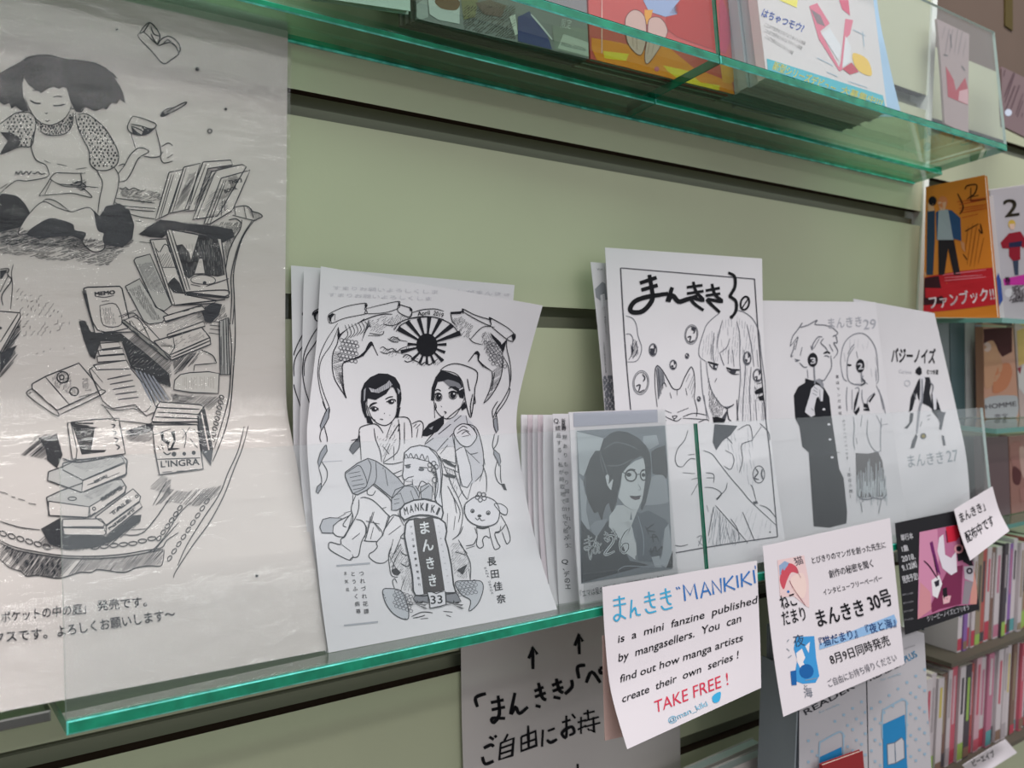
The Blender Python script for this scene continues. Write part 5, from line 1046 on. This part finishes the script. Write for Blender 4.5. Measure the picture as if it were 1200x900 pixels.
p.vtext('書店マンガ通信', (425, 548), (445, 805), 24, Q, 3); p.vtext('のフリーペーパーです', (470, 860), (495, 1120), 22, Q, 3); p.vtext('［熊谷小鶴］', (505, 1200), (525, 1390), 27, Q, 3)
p.done('printed_drawing')
# ============================================================ issue 27
b7 = band27; b7.view(1020, 380, 5)
b7.text('バジーノイズ', (122, 218), (378, 225), 70, '#1e1e24', 3, .02)
b7.text('Curious', (165, 285), (240, 290), 22, '#b5b5bc', 2); b7.text('むつき潤', (330, 290), (395, 292), 22, '#2b2b31', 3, .02); b7.ring(215, 345, 16, 1, '#b5b5bc')
b7.fill('265,265 285,245 298,260 300,290 285,300 262,285', '#1e1e24', 3)
b7.fill('280,325 300,310 345,310 355,350 345,400 365,500 340,480 300,460 280,440 270,400 245,500 225,515 235,430', '#26262c', 3)
b7.fill('290,310 315,300 320,330 300,470 285,490 290,380', '#cfccd2', 4); b7.lines('300,320 300,440 285,500 270,640', 2.6, '#8a8a92', 5); b7.fill('265,640 275,660 255,725 232,728 245,680', '#4a4b52', 4)
b7.fill('355,400 385,430 400,470 412,510 435,520 420,600 400,560 360,510', '#26262c', 3); b7.fill('360,400 385,430 385,500 370,500', '#cfccd2', 4); b7.lines('345,340 365,360 360,400;250,400 265,440', 1.3, LQ, 5)
b7.fill('232,520 252,520 245,570 215,612 196,608 225,580', '#34353c', 3); b7.fill('385,515 440,515 425,560 415,620 400,615 405,580', '#4a4b52', 4); b7.fill('415,650 430,655 440,710 425,712', '#4a4b52', 3)
b7.fill('290,660 310,640 328,660 310,670', '#8a7c3c', 4); b7.ring(308, 655, 14, 1.3, '#4a4b52', 5); b7.lines('330,540 350,530;335,560 345,555;300,570 290,600', 1.4, LQ)
b7.text('まんきき', (222, 835), (430, 810), 62, '#8c939a', 2); b7.text('27', (450, 808), (515, 800), 70, '#8c939a', 2)
b7.done('printed_drawing')
# ============================================================ note cards and sign
n1 = card1; n1.view(700, 640, 3.75); BL, RD, CB = '#3572b8', '#cf3a52', '#1d1c22'
CY = '#44a6cf'
n1.lines('68,238 120,228;70,262 125,252;95,218 100,300 85,328 72,315 90,300 125,318;150,235 145,315;150,290 165,270 172,300 190,300', 2.1, CY, 3, taper=.1)
n1.lines('205,225 250,212;205,245 255,232;225,200 235,260 255,268;210,275 225,292 258,285;275,210 320,198;275,230 325,216;298,185 308,245 325,255;280,262 295,278 330,268', 2.1, CY, 3, taper=.1)
n1.lines('345,180 352,190;355,178 362,188', 2, BL, 3)
n1.lines('385,240 378,170 408,215 425,165 438,232;455,228 470,158 498,215;462,200 490,195;510,212 503,152 545,205 540,140;560,200 556,138;595,130 562,170 605,190;612,128 618,182;635,180 632,120;668,110 637,150 678,170;685,105 692,162', 2.3, BL, 3, taper=.1, sm=False); n1.lines('692,85 694,100;700,84 702,98', 1.8, BL, 3)
for t_, a, b_, h_ in (('is  a  mini  fanzine  published', (90, 425), (700, 250), 34), ('by  mangasellers.  You  can', (92, 508), (630, 332), 36), ('find out how manga artists', (98, 600), (638, 415), 34), ('create  their  own  series !', (108, 688), (618, 492), 34)):
    n1.text(t_, a, b_, h_, CB, 3, .004, shear=.12, upv=(-.06, -1))
n1.text('TAKE FREE !', (252, 735), (575, 608), 56, RD, 3, .002, upv=(-.08, -1), shear=0); n1.text('@man_kiki', (315, 778), (485, 700), 24, '#8fc3dc', 3, .01)
n1.dot(518, 668, 14, '#3fa7d6', 3); n1.dot(528, 652, 9, '#3fa7d6', 3); n1.fill('505,660 540,640 535,680 510,688', '#3fa7d6', 3, sm=True)
n1.done('handwriting')
n2 = card2; n2.view(890, 600, 3.75)
n2.fill('78,212 195,190 215,300 218,420 205,415 150,370 90,375 85,300', '#e3c4c4', 1); n2.fill('88,300 100,250 130,225 160,240 170,270 140,265 120,300 105,340', '#c9505e', 2, sm=True); n2.fill('85,235 110,215 130,225 105,260 88,280', '#8fa5c4', 2); n2.fill('150,280 190,270 205,330 190,380 150,350 135,300', '#e9cdc6', 3, sm=True); n2.lines('130,300 150,340 200,410;160,250 180,290', .9, '#a06a70', 4); n2.dot(125, 350, 6, '#3572b8', 4)
n2.text('ねこ', (98, 425), (165, 405), 52, CB, 5, .008); n2.text('だまり', (105, 495), (205, 470), 52, CB, 5, .008)
n2.fill('160,550 240,545 248,640 262,720 245,750 190,755 150,740 165,650 150,600', '#3f93cf', 1); n2.fill('160,620 185,600 200,640 190,660 215,700 180,690 165,660', '#e6dde0', 2); n2.dot(205, 700, 32, '#1f5fa0', 3, n=14); n2.fill('135,700 160,695 162,760 140,762', '#1f5fa0', 3); n2.fill('200,590 220,570 215,620', '#e6dde0', 3); n2.text('夜', (150, 590), (200, 582), 42, '#3a4c66', 4, .0); n2.text('海', (195, 815), (235, 808), 36, '#6d7280', 4); n2.text('と', (190, 780), (215, 778), 20, '#6d7280', 4); n2.text('猫', (155, 235), (195, 222), 30, '#4a4650', 4)
n2.lines('120,570 128,560;118,600 130,610;125,640 140,630;200,740 250,730', 1.4, '#8a929c', 3)
n2.text('とびきりのマンガを創った先生に', (232, 225), (555, 155), 24, '#3a3840', 3, .004); n2.text('創作の秘密を聞く', (308, 288), (500, 238), 28, '#3a3840', 3, .004); n2.text('インタビューフリーペーパー', (282, 365), (540, 300), 22, '#3a3840', 3, .004)
n2.text('まんきき', (258, 500), (462, 448), 62, CB, 5, .014); n2.text('30号', (488, 432), (585, 400), 62, CB, 5, .014)
n2.fill('262,580 590,450 604,480 600,500 262,605', '#8fb3da', 2); n2.text('『猫だまり』『夜と海』', (268, 592), (600, 500), 34, '#2e4a80', 5, .01)
n2.text('8月9日同時発売', (315, 668), (575, 580), 38, CB, 5, .004); n2.text('ご自由にお持ち帰りください', (305, 768), (605, 650), 28, '#6a6870', 5, .0)
n2.done('handwriting')
bk = black; bk.view(1040, 570, 5); WH = '#d6d3d8'
for t_, a, b_, h_ in (('単行本', (80, 318), (150, 303), 30), ('1集', (85, 382), (122, 374), 30), ('2018.', (85, 442), (162, 424), 34), ('9.12㈬', (88, 495), (172, 472), 34), ('発売予定!', (90, 565), (180, 540), 34)): bk.text(t_, a, b_, h_, WH, 4, .02)
for k_ in range(4): bk.text('漫画家たちの話題作', (85, 640+k_*50), (150, 628+k_*50), 9, '#8f8c92', 4)
bk.fill('186,268 385,228 440,225 505,480 545,430 520,690 400,700 175,778 190,500', '#b0688a', 2)
bk.fill('186,268 290,248 300,420 250,700 175,778', '#c986a4', 3); bk.fill('340,238 412,225 425,290 400,320 345,330', '#c02038', 3); bk.fill('190,560 250,620 255,720 175,778', '#c98890', 4)
bk.fill('245,330 262,320 275,380 300,480 310,520 290,500 255,380', '#6a2460', 4); bk.fill('300,300 325,280 335,400 370,420 400,380 405,500 370,520 320,480 290,380', '#d8cfd8', 5); bk.fill('255,550 300,520 318,570 290,655 262,640', '#ded8dc', 5); bk.fill('400,340 440,350 445,430 410,440', '#1d1820', 5); bk.ring(415, 365, 22, 2.2, '#d89aa0', 6, n=10); bk.fill('420,290 445,300 490,430 505,480 440,440', '#1d1820', 4)
bk.fill('270,560 300,545 300,580 280,590', '#2a2430', 6); bk.fill('320,600 345,590 350,660 325,660', '#1d1820', 5); bk.fill('355,480 440,460 430,690 300,720 260,740 250,700', '#742a4c', 3); bk.fill('320,640 370,640 360,680 325,690', '#d8a8b0', 5); bk.fill('445,470 505,460 500,560 450,540', '#b8b0b8', 5); bk.ring(478, 495, 14, 2, '#2a2430', 6); bk.fill('450,550 500,560 470,690 435,690', '#8a8088', 5); bk.fill('505,420 545,430 520,690 480,690', '#c58a80', 4)
bk.lines('210,435 245,470 290,540;265,400 290,520;340,260 350,330', 1.6, '#3a1830', 6)
bk.text('クリーピーノイズとフリオラ', (232, 790), (478, 720), 26, WH, 6, .01)
bk.done('printed_drawing')
sm_ = small; sm_.view(1080, 500, 5.625); sm_.text('「まんきき」', (238, 640), (420, 545), 52, CB, 3, .012, upv=(-.35, -1)); sm_.text('配布中です', (300, 762), (480, 640), 58, CB, 3, .012, upv=(-.35, -1)); sm_.done('handwriting')
sg = sign; sg.view(520, 700, 3); BKK = '#151418'
sg.lines('313,252 312,175;298,215 314,175 328,200;476,200 474,130;460,170 475,130 488,155', 4.2, BKK, 3, taper=.15, sm=False)
sg.lines('118,385 112,352 148,338;165,370 210,360;168,395 215,385;190,345 195,410 175,440 170,425 215,425;250,335 235,410 252,385 265,408 295,385;318,330 350,315;320,350 358,335;332,300 345,350 360,360;322,380 340,385;380,310 415,295;382,330 420,315;395,285 405,325 420,335;385,350 410,355;425,340 450,315 448,290', 4.2, BKK, 3, taper=.15)
sg.lines('475,285 470,245 497,238;500,300 520,262 550,300;548,250 562,248 565,262 550,265 548,250', 4.2, BKK, 3, taper=.15)
sg.lines('140,530 165,518 175,525;135,560 145,585 175,575;160,490 175,500;178,485 185,492', 4.0, BKK, 3, taper=.15)
sg.lines('200,510 195,570 240,555 245,495 200,512;225,480 212,505;200,530 243,515;198,550 242,536', 3.8, BKK, 3, sm=False)
sg.lines('272,490 272,540 325,520 322,470 272,490;296,450 298,530;275,515 322,498', 3.8, BKK, 3, sm=False)
sg.lines('348,465 345,525;365,470 390,460;362,500 375,510 398,498', 4.0, BKK, 3)
sg.lines('415,440 445,430;430,415 430,490 415,480 425,465 450,455 458,475 440,485;450,410 462,425', 3.8, BKK, 3)
sg.lines('482,420 482,480;470,440 500,430;470,465 500,450;505,400 505,415;490,410 530,400;505,395 508,430;492,435 545,420;495,455 550,440;525,420 528,475 515,465;505,460 512,468', 3.4, BKK, 3, sm=False)
sg.lines('470,585 471,620', 4, BKK, 3)
sg.done('brush_writing')
# ============================================================ prints on books and brochures
o = orange; o.view(1040, 180, 4.5)
o.fill('190,650 570,590 590,800 190,840', '#b8252e', 1); o.fill('190,650 270,645 300,790 190,800', '#3b1c22', 2)
o.fill('210,300 250,290 250,460 240,640 205,640', '#2d3c52', 2); o.dot(238, 250, 22, '#1d1a20', 3, ry=26); o.fill('212,262 240,262 250,300 215,305', '#c99a78', 3)
o.fill('255,310 290,290 340,300 385,340 390,460 350,450 260,455', '#2f4a70', 3); o.fill('270,300 320,295 345,440 350,455 262,455', '#9aa0a8', 4); o.dot(292, 255, 26, '#c97a50', 3, ry=32); o.fill('265,255 310,255 305,300 280,305', '#cf9c80', 4)
o.fill('268,455 350,450 385,640 350,640 320,500 300,640 270,640', '#2a2428', 3); o.fill('385,460 405,470 410,520 392,500', '#c98a60', 3)
o.lines('410,190 420,170 470,165 460,210 420,240;430,230 480,220;440,180 440,250;370,210 400,280 380,320;410,410 480,370;490,370 500,420 480,400;400,530 420,560;440,250 520,240', 1.6, '#3a2410', 3); o.hatch('370,240 520,230 530,310 390,340', 10, 2.4, 1.0, '#b5451e', 2, keep=.6); o.hatch('400,380 500,380 510,590 410,590', 80, 5, .9, '#8a4a18', 2, keep=.6)
o.text('ファンブック!!', (225, 815), (565, 765), 55, '#e8d8dc', 4, .015); o.lines('290,640 520,612;300,655 500,640;300,670 520,650', 1.0, '#d87a86', 3)
t = two; t.view(1040, 180, 4.5)
t.text('2', (620, 335), (695, 325), 95, '#3a3428', 3, .01); t.dot(655, 372, 20, '#c9a94c', 3, ry=24); t.fill('642,370 670,370 668,400 648,400', '#d8b8a8', 4)
t.fill('595,470 640,420 700,410 740,470 715,500 700,480 700,560 660,565 640,540 640,500 605,500', '#8e2030', 3); t.fill('640,470 710,460 705,490 640,495', '#2a2a48', 4); t.fill('660,560 690,560 690,640 670,640', '#3a4458', 3); t.fill('610,660 760,630 770,690 615,695', '#c0389a', 2); t.text('巻', (620, 690), (650, 686), 34, '#2b1a2a', 4, .02); t.dot(640, 735, 24, '#cfcdd2', 3); t.hatch('660,700 720,690 720,780 640,790', 45, 1.6, 1.8, '#3a3238', 3, seg=6)
k1 = pink; k1.view(1080, 350, 5.294); k1.fill('370,180 480,170 560,180 560,330 500,360 460,300 420,260 380,280', '#4b2a2c', 2); k1.fill('390,300 440,260 480,340 500,420 470,500 400,560 380,450', '#c08f74', 3, sm=True); k1.fill('470,430 540,400 560,470 520,560 440,580', '#c07a5c', 3, sm=True); k1.dot(405, 300, 26, '#c9a9a2', 4, ry=30); k1.fill('385,620 570,600 600,640 590,740 560,765 400,770 385,740', '#aeaab0', 4, sm=True); k1.text('HOMME', (395, 685), (585, 665), 30, '#4a4048', 6, .01); k1.text('恋文', (450, 745), (535, 738), 24, '#6a6068', 6, .01)
k2 = clearb; k2.view(1080, 350, 5.294); k2.fill('590,200 640,180 640,400 600,420', '#c7a56a', 2); k2.fill('580,420 640,400 640,600 590,560', '#c9bfc0', 2); k2.fill('590,430 620,420 610,470', '#8a3a44', 3)
k3 = tealb[1]; k3.view(1080, 350, 5.294); k3.vtext('手紙帳', (210, 230), (212, 380), 46, '#10181c', 3, .03); k3.hatch('170,400 270,400 280,480 180,480', 0, 3, 1.2, '#25343a', 3); k3.fill('170,130 255,130 258,170 172,175', '#6f8a8c', 2)
k3 = tealb[2]; k3.view(1080, 350, 5.294); k3.fill('262,120 330,120 328,330 266,330', '#3d8fc0', 2); k3.fill('285,150 300,150 300,300 286,300', '#78c0e0', 3)
k3 = tealb[3]; k3.view(1080, 350, 5.294); k3.fill('335,300 372,300 372,390 336,390', '#3c6ab8', 2); k3.fill('335,140 372,140 372,230 336,240', '#6a6480', 2); k3.fill('335,600 372,600 372,700 336,700', '#c9c2c0', 2)
k3 = tealb[0]; k3.view(1080, 350, 5.294); k3.fill('90,160 150,160 155,260 100,270', '#9aa3a8', 2, sm=True); k3.fill('180,500 200,500 250,600 200,650', '#b9aFa8', 2); k3.lines('215,640 245,660 260,700', 3, '#1c1a20', 3)
for R_, cols in ((row2[0], ('#6d5a60', '#2a2228', '#8a7078')), (row2[1], ('#a0706c', '#5d3538', '#c09a94'))):
    R_.view(1080, 500, 5.6)
    x_ = 420 if R_ is row2[0] else 580
    R_.fill([(x_, 120), (x_+60, 100), (x_+90, 200), (x_+50, 300), (x_+10, 240)], cols[0], 2, sm=True); R_.fill([(x_+60, 140), (x_+110, 160), (x_+120, 300), (x_+80, 330)], cols[2], 3, sm=True); R_.fill([(x_+20, 260), (x_+70, 300), (x_+60, 380), (x_+20, 360)], cols[1], 3, sm=True); R_.fill([(x_+60, 400), (x_+120, 380), (x_+130, 480), (x_+70, 500)], cols[0], 3)
cy.view(1060, 680, 4.09); cy.lines('100,220 210,215;110,250 205,250', 2.5, '#3fa0cc', 3); cy.lines('130,300 185,295 190,350 135,355 130,300;95,370 215,365', 3, '#3fa0cc', 3, sm=False); cy.text('BLUE', (110, 340), (205, 330), 30, '#0f1c28', 4, .02)
for S, ox, oy, x0 in ((BR0, 0, 0, 0), (BR1, 0, 0, 1)):
    S.view(860, 740, 5)
    dx_, dy_ = (0, 0) if x0 == 0 else (370, -190)
    for r_ in range(9):
        for q_ in range(7):
            x_, y_ = 435+dx_+q_*52+(r_ % 2)*22, 640+dy_+r_*62-q_*38
            if x0 == 0 and 60 < x_-435 < 200 and y_ > 560: continue
            if x0 == 1 and 90 < x_-805 < 185 and y_ > 440: continue
            S.dot(x_, y_, 9, '#9db7cb', 2)
    S.lines(' '.join(f'{a+dx_},{b_+dy_}' for a, b_ in ((498, 820), (500, 665), (520, 640), (610, 590), (632, 595), (640, 620), (640, 820))), 2.0, '#9db7cb', 3)
    S.fill([(a+dx_, b_+dy_) for a, b_ in ((500, 735), (630, 675), (645, 1000), (505, 1010))], '#2c86bf', 3)
    S.fill([(a+dx_, b_+dy_) for a, b_ in ((525, 850), (570, 840), (610, 810), (625, 830), (628, 930), (575, 960), (530, 970))], '#c9c6cc', 4, out=1.2, oc='#6a7a8c'); S.line([(570+dx_, 840+dy_), (575+dx_, 960+dy_)], 1.2, '#6a7a8c', 6)
    S.text('READER', (420, 490) if x0 == 0 else (800, 290), (710, 330) if x0 == 0 else (1000, 190), 34, '#4a4a52', 3, .01)
BR1.text('PLUS', (1005, 182), (1075, 145), 40, '#4aa0d0', 4, .01); BR1.line('1000,100 1060,80', 2, '#a9a5aa', 3); BR1.text('for mobile', (860, 290), (980, 250), 14, '#a9c0d0', 3)
BR0.text('for mobile', (500, 480), (620, 430), 14, '#a9c0d0', 3)
k3 = slimb; k3.view(); k3.fill('1160,320 1176,320 1178,360 1162,360', '#3f5aa8', 2)
m_ = mag; m_.view(840, 0, 5.4545)
m_.fill('290,365 1060,610 1080,700 300,450', '#4fb6c6', 1); m_.text('新型シリーズデビュー', (352, 440), (750, 590), 44, '#e8e060', 3, .015); m_.text('大募集中!!!', (790, 590), (1050, 675), 36, '#e8e060', 3, .015)
m_.text('はちゃつモウ?', (282, 100), (545, 205), 44, '#5a74c8', 3, .015)
for k_, (a, b_) in enumerate(((300, 560), (300, 540), (305, 480))): m_.text('ことばで世界をひろげようタイトル特集', (a, 165+k_*38), (b_, 290+k_*30), 20, '#8c8888', 3)
m_.fill('590,40 640,20 720,150 660,200 780,430 790,400 820,120 870,130 850,220 820,250 800,450 780,455 650,250', '#dc7a90', 2); m_.fill('665,215 720,180 795,300 778,390', '#dfe0e4', 3); m_.fill('820,230 855,300 850,400 800,430', '#dfe0e4', 3); m_.fill('800,440 860,400 905,460 850,478', '#c0485c', 3); m_.fill('870,340 960,380 990,480 930,470 880,420', '#e8c25a', 2, sm=True); m_.fill('780,0 840,0 850,100 800,60', '#d8607c', 2); m_.fill('395,0 515,0 510,50 440,20', '#efe36a', 2); m_.fill('600,60 660,100 690,170 640,150', '#8a7a80', 3)
m_.lines('640,370 740,420;700,460 770,490;840,520 960,560;930,200 940,300;870,190 950,230', 1.2, '#a9c0d0', 3)
rd = red; rd.view(460, 0, 3)
rd.fill('690,130 800,150 900,180 950,150 1060,240 1140,270 1210,300 1210,340 690,220', '#e8892c', 1); rd.fill('740,180 830,190 820,215 745,205', '#e8c83c', 2); rd.fill('950,230 1040,250 1080,290 1150,300 1150,320 1000,290', '#e8c83c', 2); rd.fill('1150,220 1210,200 1210,300 1160,290', '#e8a03c', 2)
rd.fill('880,0 1015,0 1000,50 960,60 900,40', '#9fb0d8', 2); rd.fill('1010,0 1140,0 1140,180 1000,130 960,100 960,60', '#b8322c', 2); rd.fill('885,35 915,35 900,90 885,80', '#e8a03c', 3)
rd.fill('820,60 850,35 885,60 890,140 870,195 830,160 818,110', '#d6b0a8', 4, sm=True, out=.8, oc='#7a4040'); rd.fill('900,70 935,62 960,90 960,130 900,222 885,200 895,130', '#d6b0a8', 4, sm=True, out=.8, oc='#7a4040'); rd.lines('840,120 845,165;855,110 858,175;905,130 895,190;925,120 910,190', .8, '#9a6a64', 6); rd.line('735,0 735,225', 1.4, '#e8b0a8', 3); rd.fill('1148,0 1160,0 1200,100 1170,190 1150,180', '#c03a5c', 3); rd.dot(928, 243, 9, '#d06a80', 3)
dk = dark1; dk.view(460, 0, 3)
dk.fill('65,0 120,0 125,60 90,75 68,70', '#a9a6a8', 2); dk.fill('125,0 235,0 235,85 160,70 130,50', '#c9c6c8', 2); dk.fill('150,0 230,0 225,35 170,30', '#7a5a48', 3, sm=True); dk.fill('240,0 300,0 290,60 250,70', '#8a8064', 2); dk.hatch('250,20 430,20 430,140 250,100', 40, 2.4, 1.3, '#4a3c3c', 3, seg=6); dk.fill('290,10 340,0 400,20 380,60 320,50', '#7a6460', 3); dk.fill('440,60 480,40 540,110 560,175 440,145', '#4a4a78', 3); dk.fill('410,60 430,50 440,120 430,125', '#c9c6c0', 3); dk.lines('485,50 520,90 560,140', 2, '#c9c6c8', 4); dk.fill('560,90 690,100 695,205 570,175', '#8a8a84', 2); dk.fill('600,120 690,150 690,200 580,170', '#b8b8b0', 3); dk.text('限定', (590, 95), (625, 100), 26, '#e0dcdc', 4, .01); dk.text('SPECIAL EDITION', (590, 160), (675, 182), 14, '#5a5a5c', 4)
gy = grey; gy.view(840, 0, 5.4545); gy.lines('90,110 120,130 125,160 100,180 95,140;150,205 220,250;110,240 115,250;130,320 240,370', 1.3, '#1f2228', 3); gy.text('TYPE', (140, 80), (215, 110), 30, '#c9ccd2', 3, .01)
hg = hang1; hg.view(1060, 0, 3.75); hg.fill('180,290 215,350 225,400 265,340 280,400 278,462 190,425', '#a8283c', 2); hg.fill('240,400 278,390 278,460 235,440', '#c99aa0', 3); hg.lines('170,240 190,245;200,150 205,210;250,290 265,310', 2, '#5a5054', 3); hg.hatch('160,60 270,90 270,250 170,230', 80, 5, 1.5, '#8a7a7c', 2, keep=.5)
hg = hang2; hg.view(1060, 0, 3.75); hg.hatch('430,300 520,330 520,520 440,490', 70, 2.5, 1.3, '#5d4a50', 2, keep=.6); hg.dot(455, 495, 16, '#cfd6e8', 3)
stl = strip_; stl.view(1060, 680, 4.09); stl.text('ピーエイブ', (330, 890), (435, 840), 26, '#2b2a30', 3, .01)

for k_, v_ in list(globals().items()):
    if isinstance(v_, Sheet): v_.done()
